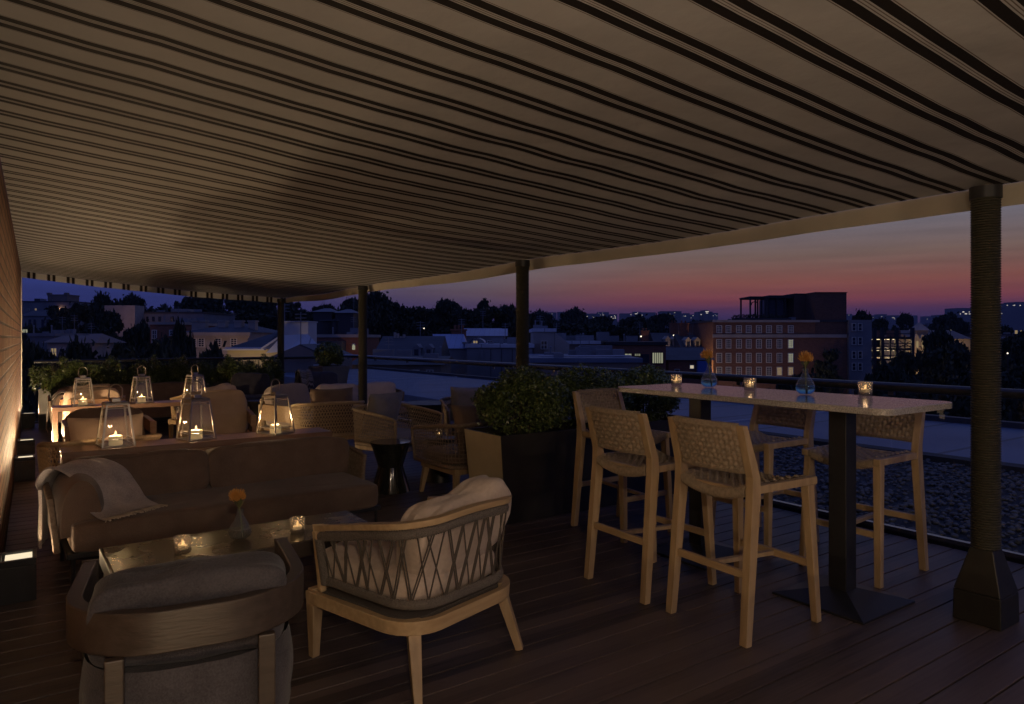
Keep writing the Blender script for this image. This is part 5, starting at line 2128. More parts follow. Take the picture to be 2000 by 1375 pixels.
trees = [
    (55, 640, 70, 'dark tree just past the end of the brick wall, left edge', 0, 30),
    (118, 600, 110, 'dark tree below the square parapet tower', 1, 40),
    (160, 596, 120, 'leafy dark tree right of the square parapet tower', 0, 45),
    (200, 582, 130, 'tall spreading tree left of the pale blue apartment block', 2, 42),
    (186, 640, 80, 'low dark tree before the left apartment block', 0, 60),
    (262, 581, 175, 'flat crowned tree above the pale apartment block', 2, 34),
    (345, 583, 185, 'pointed tree on the skyline above the grey apartment block', 3, 12),
    (300, 668, 62, 'dark tree in front of the small red brick block', 1, 44),
    (352, 646, 58, 'feathery dark tree touching the left side of the stone mansion', 2, 34),
    (60, 682, 46, 'low dark tree just beyond the left end of the balustrade', 2, 60),
    (150, 686, 46, 'low dark tree behind the leftmost end shrubs', 2, 70),
    (245, 680, 46, 'low dark tree behind the second end shrub', 0, 66),
    (330, 690, 46, 'low dark tree behind the middle pair of end shrubs', 2, 60),
    (410, 698, 44, 'low dark tree behind the fifth end shrub', 2, 60),
    (216, 612, 92, 'dense dark tree hiding the foot of the pale corner wing', 0, 44),
    (272, 640, 88, 'dense dark tree before the windows of the grey apartment block', 2, 40),
    (110, 630, 84, 'dark tree in front of the dim grey houses', 0, 44),
    (330, 662, 64, 'dark bush like tree between the brick house and the mansion', 0, 30),
    (400, 578, 170, 'broad tree on the skyline above the mansion chimneys', 2, 50),
    (460, 582, 160, 'broad dark tree on the skyline right of the mansion chimneys', 0, 50),
    (520, 586, 150, 'dark tree behind the big white chimney', 0, 50),
    (575, 590, 165, 'dark skyline tree right of the farthest post', 1, 36),
    (615, 594, 175, 'small dark skyline tree above the faint far roofs', 3, 16),
    (640, 597, 180, 'dark skyline tree left of the tallest middle tree', 0, 34),
    (690, 585, 150, 'dark tree left of the third post on the skyline', 0, 30),
    (728, 577, 140, 'tallest dark tree of the middle skyline beside the third post', 2, 52),
    (770, 592, 150, 'dark tree right of the tallest middle tree', 0, 34),
    (808, 593, 185, 'small pointed tree on the middle skyline', 3, 11),
    (868, 588, 150, 'round dark tree above the chimney pots', 0, 42),
    (943, 585, 165, 'airy open tree with sky showing through', 1, 24),
    (905, 606, 170, 'dark tree between the round tree and the airy tree', 0, 34),
    (985, 600, 180, 'dark tree just left of the second post', 0, 34),
    (1058, 612, 260, 'low dark tree right of the second post', 2, 40),
    (1118, 608, 300, 'low tree under the distant city lights', 2, 40),
    (1180, 620, 260, 'dark tree below the distant city lights', 0, 46),
    (1240, 622, 250, 'dark tree left of the brick hotel below the far towers', 2, 50),
    (1300, 615, 260, 'dark bushy tree beyond the dormered row houses', 0, 44),
    (1360, 628, 240, 'dark tree touching the left end of the brick hotel', 0, 40),
    (1618, 684, 92, 'black tree before the dark side of the brick hotel', 1, 34),
    (1684, 609, 190, 'rounded tree above the right wing of the hotel', 0, 26),
    (1722, 625, 170, 'brownish tree above the scaffolded garage', 0, 30),
    (1768, 614, 240, 'round tree left of the small turret', 0, 24),
    (1850, 618, 260, 'dark tree behind the small turret', 2, 40),
    (1830, 652, 100, 'large dark tree in front of the turreted house', 2, 40),
    (1770, 690, 80, 'dark tree before the lit parking garage', 0, 40),
    (1870, 680, 85, 'broad dark tree left of the nearest post', 2, 70),
    (1960, 640, 150, 'dark tree right of the nearest post', 0, 40),
    (1985, 662, 95, 'large dark tree at the right edge of the view', 2, 60),
    (1740, 725, 60, 'low dark tree just over the handrail below the garage', 2, 70),
    (1920, 725, 60, 'low dark tree behind the nearest post', 0, 90),
    (2040, 700, 60, 'low dark tree beyond the right edge', 0, 80),
    (1560, 742, 50, 'low dark tree beneath the brick hotel', 2, 60),
    (1800, 775, 36, 'dark tree crown seen through the glass under the handrail', 2, 120),
    (1960, 775, 34, 'dark tree crown seen through the glass right of the nearest post', 0, 120),
    (1620, 790, 36, 'dark tree crown seen through the glass below the bar table', 0, 110),
    (1440, 775, 40, 'dark tree crown seen through the glass beyond the hedge', 2, 110),
]
for q in trees:
    tree(q[0], q[1], q[2], q[3], q[4], q[5])
# more skyline infill so the ridge reads as a continuous wood
rr = random.Random(11)
i = 0
ORD = ['first', 'second', 'third', 'fourth', 'fifth', 'sixth', 'seventh', 'eighth', 'ninth', 'tenth', 'eleventh', 'twelfth', 'thirteenth', 'fourteenth', 'fifteenth', 'sixteenth', 'seventeenth', 'eighteenth', 'nineteenth', 'twentieth', 'twenty first', 'twenty second', 'twenty third', 'twenty fourth']
infill = [(430, 612), (500, 612), (560, 606), (610, 612), (655, 606), (700, 600), (760, 604), (805, 600), (850, 604), (900, 606), (955, 604), (1010, 610), (1060, 630), (1110, 635), (1160, 640), (1210, 638), (1270, 640), (1340, 640), (90, 625), (230, 640), (330, 606), (290, 612)]
for k, (x, yt) in enumerate(infill):
    tree(x, yt + rr.uniform(-3, 3), 120 + 40 * rr.random() if x < 1050 else 190, ORD[k] + ' tree of the dim wood filling the middle distance, counted from the left' if x >= 430 else ORD[k - 18] + ' dim tree among the left hillside houses', k % 3, 54, 'dim trees of the middle distance')


# far wooded ridge as one mass
n = 15000
rg_ = np.random.default_rng(5)
d = 350 + 1900 * rg_.random(n) ** 1.4
u = -200 + 2400 * rg_.random(n)
l = (u - 1000) / FPX * d
PXY = np.outer(d, FWD[:2]) + np.outer(l, RGT[:2])
gz = np.array([hgt(a, b) for a, b in PXY])
cl_n = 7
s0 = (3.2 + 3.0 * rg_.random(n))
V = []
idx = np.repeat(np.arange(n), cl_n)
dirs = rg_.normal(size=(n * cl_n, 3))
dirs /= np.linalg.norm(dirs, axis=1)[:, None]
dirs[:, 2] = np.abs(dirs[:, 2]) * 1.3
C_ = np.stack([PXY[idx, 0], PXY[idx, 1], gz[idx] + 3], 1) + dirs * s0[idx, None] * np.array([1.4, 1.4, 1.2])
t_ = rg_.normal(size=C_.shape)
t_ /= np.linalg.norm(t_, axis=1)[:, None]
b_ = np.cross(t_, dirs)
b_ /= np.linalg.norm(b_, axis=1)[:, None] + 1e-6
ss = (s0[idx] * 0.75)[:, None]
VV = np.stack([C_ - t_ * ss, C_ + b_ * ss * .7, C_ + t_ * ss, C_ - b_ * ss * .7], 1).reshape(-1, 3)
FF = np.arange(len(VV)).reshape(-1, 4)
tag(np_mesh('distant_wood', VV, FF, M['tree_leaf']), 'far off dark woods that run up to the horizon', 'woods', kind='stuff')


# ---- buildings
def house(name, lab, cat, px0, px1, ytop, d, wall, depth=10, base=None, yaw=0.0, roof=None, rooft='flat', rh=2.0, roofm='slate', grp=None, cornice=None, over=0.3, ybase=None):
    """front face spans columns px0..px1 at distance d with its eaves at ytop; local x right, y away"""
    pc = polar((px0 + px1) / 2, d)
    w = abs(px1 - px0) * d / FPX
    dirr = Vector((pc.x, pc.y, 0)).normalized()
    # frontal to the camera axis, plus a turn
    rz = -YAW + yaw
    w = w / math.cos(yaw) if abs(yaw) < 1.2 else w
    zt_ = EYE - (ytop - 660) * d / FPX
    g = base if base is not None else min(hgt(pc.x, pc.y) - 1, GZ if d < 60 else 1e9)
    t = thing(name, lab, cat, (pc.x, pc.y, g), rz, grp)
    H = zt_ - g
    MB().box(-w / 2, w / 2, 0, depth, 0, H).build('wall', M[wall], t)
    t['_'] = 0
    del t['_']
    if rooft == 'flat':
        mb = MB()
        mb.box(-w / 2 - 0.15, w / 2 + 0.15, -0.15, depth + 0.15, H + 0.002, H + 0.28)
        mb.build('roof', M[roofm], t)
    elif rooft == 'gable':        # ridge along x
        mb = MB()
        a, b = -w / 2 - over, w / 2 + over
        mb.add([(a, -over, H), (b, -over, H), (b, depth / 2, H + rh), (a, depth / 2, H + rh), (a, depth + over, H), (b, depth + over, H)],
               [(0, 1, 2, 3), (3, 2, 5, 4), (0, 3, 4), (1, 5, 2), (0, 4, 5, 1)])
        mb.build('roof', M[roofm], t)
    elif rooft == 'gable_y':      # gable end to the front
        mb = MB()
        a, b = -w / 2 - over, w / 2 + over
        mb.add([(a, -over, H), (0, -over, H + rh), (b, -over, H), (a, depth, H), (0, depth, H + rh), (b, depth, H)],
               [(0, 2, 1), (3, 4, 5), (0, 1, 4, 3), (1, 2, 5, 4), (0, 3, 5, 2)])
        mb.build('roof', M[roofm], t)
        mb = MB()
        mb.add([(-w / 2, -0.31, H + 0.01), (w / 2, -0.31, H + 0.01), (0, -0.31, H + rh * 0.93)], [(0, 1, 2)])
        if over < 0.31:
            mb.xf(Matrix.Translation((0, -0.02, 0)))
        mb.build('gable_wall', M[wall], t)
    elif rooft == 'hip':
        mb = MB()
        a, b = -w / 2 - over, w / 2 + over
        i_ = min(depth / 2, w / 2) * 0.9
        mb.add([(a, -over, H), (b, -over, H), (b, depth + over, H), (a, depth + over, H), (a + i_, depth / 2, H + rh), (b - i_, depth / 2, H + rh)],
               [(0, 1, 5, 4), (1, 2, 5), (2, 3, 4, 5), (3, 0, 4), (0, 3, 2, 1)])
        mb.build('roof', M[roofm], t)
    if cornice:
        mb = MB()
        mb.box(-w / 2 - 0.35, w / 2 + 0.35, -0.35, -0.003, H - cornice, H - 0.004)
        mb.box(-w / 2 - 0.2, w / 2 + 0.2, -0.2, -0.003, H - cornice * 1.7, H - cornice - 0.003)
        mb.build('cornice', M['h_stone'], t)
    return t, w, H


def loc_xy(t, w, H, d, px0, px1, x, y):
    """column/row -> local x, z on the front face"""
    fx = (x - px0) / (px1 - px0)
    return (fx - 0.5) * w, H - (y - 0) * d / FPX


WMESH = {}


def windows(t, items, frame='frame_w', pane='pane_d', fr=0.12, mull=(2, 3), face_y=0.0, name='window'):
    """items: (x, z_centre, width, height, pane)"""
    for it in items:
        x, z, w, h = it[:4]
        pm = it[4] if len(it) > 4 else pane
        key = (round(w, 2), round(h, 2), frame, fr, mull)
        if key not in WMESH:
            mb = MB()
            mb.box(-w / 2 - fr, w / 2 + fr, -0.10, 0.0, h / 2, h / 2 + fr)
            mb.box(-w / 2 - fr, w / 2 + fr, -0.14, 0.0, -h / 2 - fr, -h / 2)
            mb.box(-w / 2 - fr, -w / 2, -0.10, 0.0, -h / 2, h / 2)
            mb.box(w / 2, w / 2 + fr, -0.10, 0.0, -h / 2, h / 2)
            for i in range(1, mull[0]):
                xx = -w / 2 + w * i / mull[0]
                mb.box(xx - 0.025, xx + 0.025, -0.07, -0.032, -h / 2, h / 2)
            for i in range(1, mull[1]):
                zz = -h / 2 + h * i / mull[1]
                mb.box(-w / 2, w / 2, -0.0695, -0.0325, zz - 0.025, zz + 0.025)
            o = mb.build(name, M[frame], None)
            WMESH[key] = o.data
            bpy.data.objects.remove(o)
        o = bpy.data.objects.new(name, WMESH[key])
        COL.objects.link(o)
        o.parent = t
        o.location = (x, face_y - 0.002, z)
        pk = ('p', round(w, 2), round(h, 2), pm)
        if pk not in WMESH:
            q = MB().box(-w / 2, w / 2, -0.03, -0.001, -h / 2, h / 2).build('pane', M[pm], None)
            WMESH[pk] = q.data
            bpy.data.objects.remove(q)
        q = bpy.data.objects.new('pane', WMESH[pk])
        COL.objects.link(q)
        q.parent = o


def chimney(t, x, y, z0, w, dp, h, m='h_red', pots=2):
    mb = MB()
    mb.box(x - w / 2, x + w / 2, y - dp / 2, y + dp / 2, z0, z0 + h)
    mb.box(x - w / 2 - 0.08, x + w / 2 + 0.08, y - dp / 2 - 0.08, y + dp / 2 + 0.08, z0 + h + 0.002, z0 + h + 0.15)
    for i in range(pots):
        xx = x + (i - (pots - 1) / 2) * w / max(1, pots) * 0.8
        mb.lathe([(0.11, z0 + h + 0.151), (0.12, z0 + h + 0.5), (0.09, z0 + h + 0.52)], 8, cx=xx, cy=y)
    return mb.build('chimney', M[m], t)


# brick hotel on the right
d = 95.0
k = d / FPX
t, w, H = house('brick_hotel', 'large red brick hotel with four rows of white windows and a dark penthouse', 'building', 1393, 1700, 629, d, 'h_brick', 22, yaw=R(0), roofm='h_dark')
X = lambda x: (x - (1393 + 1700) / 2) * k
Z = lambda y: H - (y - 629) * k
MB().box(X(1393) - 0.1, X(1653), -0.16, -0.003, Z(659.5), Z(653)).build('stone_band', M['h_stone'], t)
MB().box(X(1393) - 0.15, X(1600), -0.18, -0.15, Z(629.5), Z(625)).build('parapet_coping', M['h_stone'], t)
items = []
wx = [1404.5, 1422.5, 1443, 1462, 1482, 1501.5, 1522, 1544]
for ri, (y0, y1) in enumerate(((636, 650), (663, 680), (690, 708), (717, 733))):
    for ci, x in enumerate(wx):
        p = 'pane_d'
        if ri == 1 and ci == 7:
            p = 'pane_g'
        if ri == 2 and ci == 7:
            p = 'pane_g'
        if ri == 3 and ci in (6, 7):
            p = 'pane_l'
        items.append((X(x), Z((y0 + y1) / 2), 8.2 * k, (y1 - y0 - 1.5) * k, p))
windows(t, items, fr=0.10, mull=(3, 4))
for x, e in ((1400, 190), (1465, 210), (1540, 120)):
    p = polar(x, d - 9)
    light('POINT', 'street_light', (p.x, p.y, -8.5), (1, 0.70, 0.40), e, 0.3)
# right wing, darker cladding

MB().box(X(1655), X(1699), -0.5, -0.01, 0, Z(625)).build('side_wing', M['h_grey'], t)
windows(t, [(X(x), Z(y), 6 * k, 13 * k) for y in (639, 666, 693, 716) for x in (1664, 1676)], fr=0.08, mull=(1, 2), face_y=-0.5)
pe = MB().box(X(1568.8), X(1653), 3, 16, H + 0.29, Z(572)).box(X(1592), X(1653), -0.06, 2.999, H - 2.0, Z(572)).build('penthouse', M['h_pent'], t)
MB().box(X(1567.7), X(1654), 2.9, 16.1, Z(572) + 0.01, Z(570.5)).box(X(1591), X(1654), -0.16, 2.89, Z(572) + 0.01, Z(570.5)).build('penthouse_cap', M['black'], pe)
mb = MB()
mb.box(X(1479.7), X(1569.8), 3.2, 3.5, Z(580), Z(577.5))
mb.box(X(1479.7), X(1569.8), 7.2, 7.5, Z(580), Z(577.5))
for q in range(14):
    mb.box(X(1479.7) + q * 0.19, X(1479.7) + q * 0.19 + 0.07, 3.0, 7.7, Z(577.4), Z(576))
mb.box(X(1518), X(1569.8), 3.1, 8.1, Z(577.3), Z(574))
for x in (1481.7, 1512, 1517, 1536, 1552):
    for yy in (3.25, 7.25):
        mb.box(X(x) - 0.1, X(x) + 0.1, yy, yy + 0.2, H + 0.29, Z(580) - 0.01)
mb.build('roof_pergola', M['black'], t)
MB().box(X(1518.5), X(1568.2), 5.0, 7.0, H + 0.29, Z(581)).build('terrace_room', M['pane_d'], t)
mb = MB()
mb.box(X(1436), X(1549), 0.6, 1.6, H + 0.29, Z(621))
mb.build('roof_planter', M['h_dark'], t)
V, F = leaves([(X(1440 + 8 * i), 1.1, Z(620 + rr.uniform(-2, 1)), 0.45, 0.5, 0.45) for i in range(13)], 1600, 0.1)
np_mesh('roof_shrub', V, F, M['tree_leaf'], t)
mb = MB()
for q in range(9):
    a = PI * q / 8
    mb.bar((X(1504) + 0.5 * math.cos(a), 6, Z(590) + 0.35 * math.sin(a)), (X(1504) + 0.5 * math.cos(a + 0.4), 6, Z(590) + 0.35 * math.sin(a + 0.4)), 0.12, 0.12)
mb.tube([(X(1504), 6, Z(588)), (X(1504), 6, Z(581))], 0.03, 4)
mb.build('hanging_lamp', M['black'], t)

# row houses with lit front left of the hotel
d = 100.0
k = d / FPX
t, w, H = house('row_house', 'row house with white dormers and a warmly lit cream front left of the hotel', 'house', 1335, 1392, 682, d, 'h_yellow', 9, rooft='gable', rh=2.1, grp='row houses')
X = lambda x: (x - (1335 + 1392) / 2) * k
Z = lambda y: H - (y - 682) * k
windows(t, [(X(x), Z(692), 5 * k, 12 * k, 'pane_l') for x in (1341, 1349, 1357, 1366, 1375, 1385)], fr=0.12, mull=(2, 3))
for x in (1346, 1364, 1383):
    mb = MB()
    xx, zz = X(x), H + 0.25
    mb.box(xx - 0.38, xx + 0.38, 0.5, 2.8, zz, zz + 1.0)
    mb.add([(xx - 0.48, 0.42, zz + 1.0), (xx + 0.48, 0.42, zz + 1.0), (xx, 0.42, zz + 1.5), (xx - 0.48, 2.9, zz + 1.0), (xx + 0.48, 2.9, zz + 1.0), (xx, 2.9, zz + 1.5)], [(0, 1, 2), (5, 4, 3), (0, 2, 5, 3), (1, 4, 5, 2), (0, 3, 4, 1)])
    dm = mb.build('dormer', M['h_stone'], t)
    MB().box(xx - 0.2, xx + 0.2, 0.46, 0.499, zz + 0.15, zz + 0.85).build('pane', M['pane_d'], dm)
light('POINT', 'street_light', tuple(polar(1362, d - 5) + Vector((0, 0, -3.2))), (1, 0.66, 0.3), 300, 0.3)
chimney(t, X(1350), 4.5, H + 1.4, 1.4, 0.9, 2.3)
d = 104.0
k = d / FPX
t, w, H = house('row_house', 'row house with two small dormers and a tall brick chimney behind the dark long roof', 'house', 1285, 1333, 681, d, 'h_taupe', 9, rooft='gable', rh=2.4, grp='row houses')
X = lambda x: (x - (1285 + 1333) / 2) * k
for x in (1306, 1321):
    mb = MB()
    xx, zz = X(x), H + 0.4
    mb.box(xx - 0.35, xx + 0.35, 0.5, 2.8, zz, zz + 1.0)
    mb.add([(xx - 0.45, 0.42, zz + 1.0), (xx + 0.45, 0.42, zz + 1.0), (xx, 0.42, zz + 1.5), (xx - 0.45, 2.9, zz + 1.0), (xx + 0.45, 2.9, zz + 1.0), (xx, 2.9, zz + 1.5)], [(0, 1, 2), (5, 4, 3), (0, 2, 5, 3), (1, 4, 5, 2), (0, 3, 4, 1)])
    mb.build('dormer', M['h_stone'], t)
chimney(t, X(1329), 4.5, H + 1.4, 1.1, 0.9, 2.4)
chimney(t, X(1270), 4.5, H + 1.0, 1.2, 0.9, 1.6)

# dark brick block with two lit windows
d = 62.0
k = d / FPX
t, w, H = house('brick_block', 'low dark brick block with a tall lit window right of the hedge', 'building', 1186, 1300, 674, d, 'h_red', 12, yaw=R(-3), roofm='blackroof')
X = lambda x: (x - (1186 + 1300) / 2) * k
Z = lambda y: H - (y - 674) * k
windows(t, [(X(1284), Z(699), 20 * k, 20 * k, 'pane_g'), (X(1217), Z(693), 32 * k, 4 * k, 'pane_g'), (X(1245), Z(693), 10 * k, 4 * k, 'pane_g'), (X(1260), Z(700), 12 * k, 14 * k)], frame='h_dark', fr=0.06, mull=(5, 1))
d = 70.0
k = d / FPX
t, w, H = house('roof_shed', 'small dark building with blue sloping roof before the row houses', 'building', 1306, 1390, 703, d, 'h_red', 8, rooft='gable', rh=1.2, roofm='slate')
X = lambda x: (x - (1306 + 1390) / 2) * k
windows(t, [(X(1351), H - 0.7, 7 * k, 6 * k, 'pane_b'), (X(1322), H - 1.2, 8 * k, 9 * k)], fr=0.06, mull=(1, 1))
MB().box(X(1360), X(1383), -0.5, -0.01, H - 1.3, H - 0.1).build('tarpaulin', mat('blue_tarp', (0.05, 0.12, 0.42), (0.07, 0.16, 0.5), 0.5), t)

# parking garage with scaffold
d = 120.0
k = d / FPX
pc = polar((1697 + 1783) / 2, d)
g = GZ - 1
t = thing('parking_garage', 'open sided parking garage lit inside on four levels behind a steel frame', 'building', (pc.x, pc.y, g), -YAW)
X = lambda x: (x - (1697 + 1783) / 2) * k
Z = lambda y: EYE - g - (y - 660) * k
lev = [659, 681, 701, 722, 742]
mb = MB()
for y in lev:
    mb.box(X(1690), X(1783), 0, 16, Z(y + 3.2), Z(y - 1.0))
mb.build('floor_slab', M['h_dark'], t)
MB().box(X(1690), X(1783), 15.6, 16, 0, Z(659)).build('rear_wall', M['h_yellow'], t)
mb = MB()
for x in (1707, 1722, 1750, 1781):
    mb.box(X(x) - 0.25, X(x) + 0.25, -0.4, 0.1, 0, Z(640))
for x in (1737, 1765):
    mb.box(X(x) - 0.1, X(x) + 0.1, -0.4, -0.2, Z(700), Z(655))
for y in (652, 671, 676, 694):
    mb.box(X(1722), X(1781), -0.35, -0.25, Z(y) - 0.07, Z(y) + 0.07)
for a, b in (((1752, 664), (1780, 680)), ((1780, 664), (1752, 680)), ((1752, 686), (1780, 700)), ((1780, 686), (1752, 700))):
    mb.bar((X(a[0]), -0.3, Z(a[1])), (X(b[0]), -0.3, Z(b[1])), 0.1, 0.1)
mb.build('steel_frame', M['black'], t)
mb = MB()
for x in (1738, 1773):
    mb.box(X(x - 5), X(x + 5), 3, 6, Z(659), Z(645))
mb.build('stair_head', M['h_red'], t)
for y in lev[:-1]:
    mb = MB()
    for x in range(1698, 1780, 12):
        mb.box(X(x), X(x + 7), 4, 4.3, Z(y + 4.4), Z(y + 3.7))
        mb.box(X(x), X(x + 7), 9, 9.3, Z(y + 4.4), Z(y + 3.7))
    mb.build('ceiling_lamp', emit('garage_lamp', (1, 0.75, 0.42), 2.4), t)
    for x in (1705, 1730, 1755, 1775):
        light('POINT', 'garage_light', (X(x), 6.5, Z(y + 7)), (1, 0.70, 0.36), 95, 0.3, parent=t)

# turreted house
d = 130.0
k = d / FPX
t, w, H = house('turreted_house', 'long gabled house with a small pointed turret and floodlit yellow gables', 'house', 1785, 1895, 662, d, 'h_yellow', 12, rooft='gable', rh=1.7, roofm='h_taupe')
X = lambda x: (x - (1785 + 1895) / 2) * k
Z = lambda y: H - (y - 662) * k
mb = MB()
mb.box(X(1803), X(1825), 2, 4.2, Z(662), Z(645))
tu = mb.build('turret', M['h_taupe'], t)
mb = MB()
cx_, cy_, r_ = X(1814), 3.1, 1.35
mb.add([(cx_ - r_, cy_ - r_, Z(645)), (cx_ + r_, cy_ - r_, Z(645)), (cx_ + r_, cy_ + r_, Z(645)), (cx_ - r_, cy_ + r_, Z(645)), (cx_, cy_, Z(628))], [(0, 1, 4), (1, 2, 4), (2, 3, 4), (3, 0, 4), (3, 2, 1, 0)])
mb.tube([(cx_, cy_, Z(628.5)), (cx_, cy_, Z(624))], 0.05, 5)
mb.build('turret_roof', M['h_stone'], tu)
for x in (1788, 1799):
    mb = MB()
    xx = X(x)
    mb.add([(xx - 0.5, -0.6, 0), (xx + 0.5, -0.6, 0), (xx + 0.5, -0.6, H), (xx, -0.6, H + 0.9), (xx - 0.5, -0.6, H), (xx - 0.5, -0.004, 0), (xx + 0.5, -0.004, 0), (xx + 0.5, -0.004, H), (xx, -0.004, H + 0.9), (xx - 0.5, -0.004, H)],
           [(0, 1, 2, 3, 4), (9, 8, 7, 6, 5), (0, 5, 6, 1), (1, 6, 7, 2), (2, 7, 8, 3), (3, 8, 9, 4), (4, 9, 5, 0)])
    gb = mb.build('gable_bay', M['h_yellow'], t)
    MB().box(xx - 0.2, xx + 0.2, -0.64, -0.601, H - 1.6, H - 0.4).build('pane', M['pane_l'], gb)
light('POINT', 'street_light', tuple(polar(1792, d - 5) + Vector((0, 0, -8))), (1, 0.66, 0.3), 620, 0.3)
light('POINT', 'street_light', tuple(polar(1876, d - 4) + Vector((0, 0, -1.0))), (1, 0.66, 0.36), 110, 0.3)
chimney(t, X(1836), 6, H + 0.8, 1.0, 0.8, 1.8, pots=0)
t, w, H = house('brick_house', 'flat roofed house with pale ledges at the right edge', 'house', 1945, 2030, 655, 125, 'h_taupe', 12, roofm='h_dark')
k = 125 / FPX
MB().box(-w / 2 - 0.3, w / 2 + 0.3, -0.8, -0.003, H - 5.5 * k, H - 4 * k).build('ledge', M['h_white'], t)
MB().box(-w / 2 - 0.3, w / 2 + 0.3, -0.8, -0.003, H - 14 * k, H - 12.5 * k).build('ledge', M['h_white'], t)
windows(t, [(-w / 2 + 3.6, H + 0.9 - 0.3, 0.5, 0.6, 'pane_l'), (-w / 2 + 4.6, H + 0.9 - 0.3, 0.5, 0.6, 'pane_l')], fr=0.04, mull=(1, 1))

# middle: blue metal roofs, grey walls
d = 58.0
k = d / FPX
t, w, H = house('metal_roof_house', 'grey building under a large steep blue metal roof left of the second post', 'building', 848, 925, 681, d, 'h_grey', 7, rooft='none')
X = lambda x: (x - (848 + 925) / 2) * k
Z = lambda y: H - (y - 681) * k
mb = MB()
mb.add([(X(857), -0.15, Z(680.5)), (X(912), -0.15, Z(680.5)), (X(900), 3.6, Z(652)), (X(835), 3.6, Z(652)), (X(857), 3.6, Z(681)), (X(912), 3.6, Z(681)), (X(835), 3.6, Z(660))],
       [(0, 1, 2, 3), (0, 3, 6), (0, 4, 5, 1), (1, 5, 2), (3, 2, 5, 4, 6)])
mb.build('roof', M['bluemetal'], t)
mb = MB()
mb.box(X(834), X(857), 3.62, 3.9, Z(700), Z(651.5))
mb.build('party_wall', M['h_red'], t)
chimney(t, X(888), 4.6, Z(662), 30 * k, 0.9, 17 * k, pots=3)
t, w, H = house('flat_roof_block', 'pale blank rendered block with a glass barrel skylight beside the second post', 'building', 912, 1040, 679, d - 2, 'h_grey', 14, roofm='whiteroof')
k = (d - 2) / FPX
X = lambda x: (x - (912 + 1040) / 2) * k
Z = lambda y: H - (y - 679) * k
mb = MB()
mb.grid(lambda u, v: (X(930) + 15.5 * k * math.cos(PI * u), 1 + 4 * v, H + 0.3 + 11 * k * math.sin(PI * u)), 12, 4)
mb.build('skylight', M['bluemetal'], t, True)
mb = MB()
for x, yy in ((900, 1.5), (950, 3)):
    mb.box(X(x), X(x + 12), yy, yy + 1.5, H + 0.282, H + 0.282 + 4 * k)
mb.box(X(938), X(944), -0.12, -0.003, 0, H - 0.2)
mb.box(X(975), X(982), 2, 4, H + 0.282, H + 0.282 + 9 * k)
mb.build('roof_vent', M['h_grey'], t)
mb = MB()
for x in range(958, 1040, 21):
    mb.box(X(x), X(x) + 0.05, -0.05, -0.003, 0, H - 0.1)
mb.build('wall_seam', M['h_dark'], t)
t, w, H = house('blue_roof_house', 'house with a broad shallow blue roof behind the steep metal one', 'house', 905, 985, 656, d + 10, 'h_grey', 9, rooft='gable', rh=0.8, roofm='bluemetal')
t, w, H = house('rendered_block', 'pale rendered block with a sloping right shoulder right of the second post', 'building', 1042, 1083, 648, d, 'h_stone', 9, roofm='whiteroof')
k = d / FPX
X = lambda x: (x - (1042 + 1083) / 2) * k
Z = lambda y: H - (y - 648) * k
mb = MB()
mb.add([(X(1083.5), 0, 0), (X(1112), 0, 0), (X(1112), 0, Z(672)), (X(1083.5), 0, Z(648)), (X(1083.5), 8, 0), (X(1112), 8, 0), (X(1112), 8, Z(672)), (X(1083.5), 8, Z(648))],
       [(0, 1, 2, 3), (7, 6, 5, 4), (1, 5, 6, 2), (3, 2, 6, 7), (0, 3, 7, 4)])
mb.build('sloping_wing', M['h_stone'], t)
MB().box(X(1042) - 0.01, X(1062), -0.012, -0.002, 0, Z(671)).build('lower_wall', M['h_taupe'], t)
t, w, H = house('low_block', 'long low taupe block with rooftop units in the middle of the view', 'building', 1062, 1170, 672, d + 3, 'h_taupe', 10, roofm='whiteroof')
mb = MB()
for x, a, b in ((-1.5, 1.2, 0.7), (0.6, 1.6, 0.5), (2.6, 1.0, 0.8)):
    mb.box(x, x + a, 2, 3.5, H + 0.282, H + 0.282 + b)
mb.build('roof_unit', M['h_grey'], t)
t, w, H = house('low_roof_block', 'wide flat bluish roof crowded with air conditioning units behind the hedge', 'building', 1040, 1250, 708, 44, 'h_taupe', 12, roofm='membrane')
k = 44 / FPX
mb = MB()
for x, yy, a, b in ((1.2, 4, 1.0, 0.45), (2.2, 3, 0.7, 0.5), (-0.6, 6, 1.6, 0.4), (0.4, 8, 2.4, 0.7), (-2.4, 5, 1.2, 0.25)):
    mb.box(x, x + a, yy, yy + 0.9, H + 0.282, H + 0.282 + b)
mb.build('air_conditioner', M['h_grey'], t, bevel=0.02)
mb = MB()
mb.tube([(-3, 1.2, H + 0.4), (0, 1.3, H + 0.38), (3, 1.0, H + 0.4)], 0.05, 6)
mb.build('roof_pipe', M['h_white'], t)

# dark slate house with dormers, chimney pots
d = 48.0
k = d / FPX
t, w, H = house('dormer_house', 'dark slate roofed house with two small dormer windows below the woods', 'house', 735, 850, 700, d, 'h_taupe', 8, rooft='gable', rh=1.55)
X = lambda x: (x - (735 + 850) / 2) * k
for x in (812, 836):
    mb = MB()
    xx = X(x)
    mb.box(xx - 0.24, xx + 0.24, 0.3, 2.4, H + 0.15, H + 0.72)
    mb.add([(xx - .3, .26, H + .72), (xx + .3, .26, H + .72), (xx, .26, H + 1.0), (xx - .3, 2.6, H + .72), (xx + .3, 2.6, H + .72), (xx, 2.6, H + 1.0)], [(0, 1, 2), (5, 4, 3), (0, 2, 5, 3), (1, 4, 5, 2), (0, 3, 4, 1)])
    dm = mb.build('dormer', M['h_grey'], t)
    MB().box(xx - 0.14, xx + 0.14, 0.27, 0.299, H + 0.22, H + 0.62).build('pane', M['pane_d'], dm)
mb = MB()
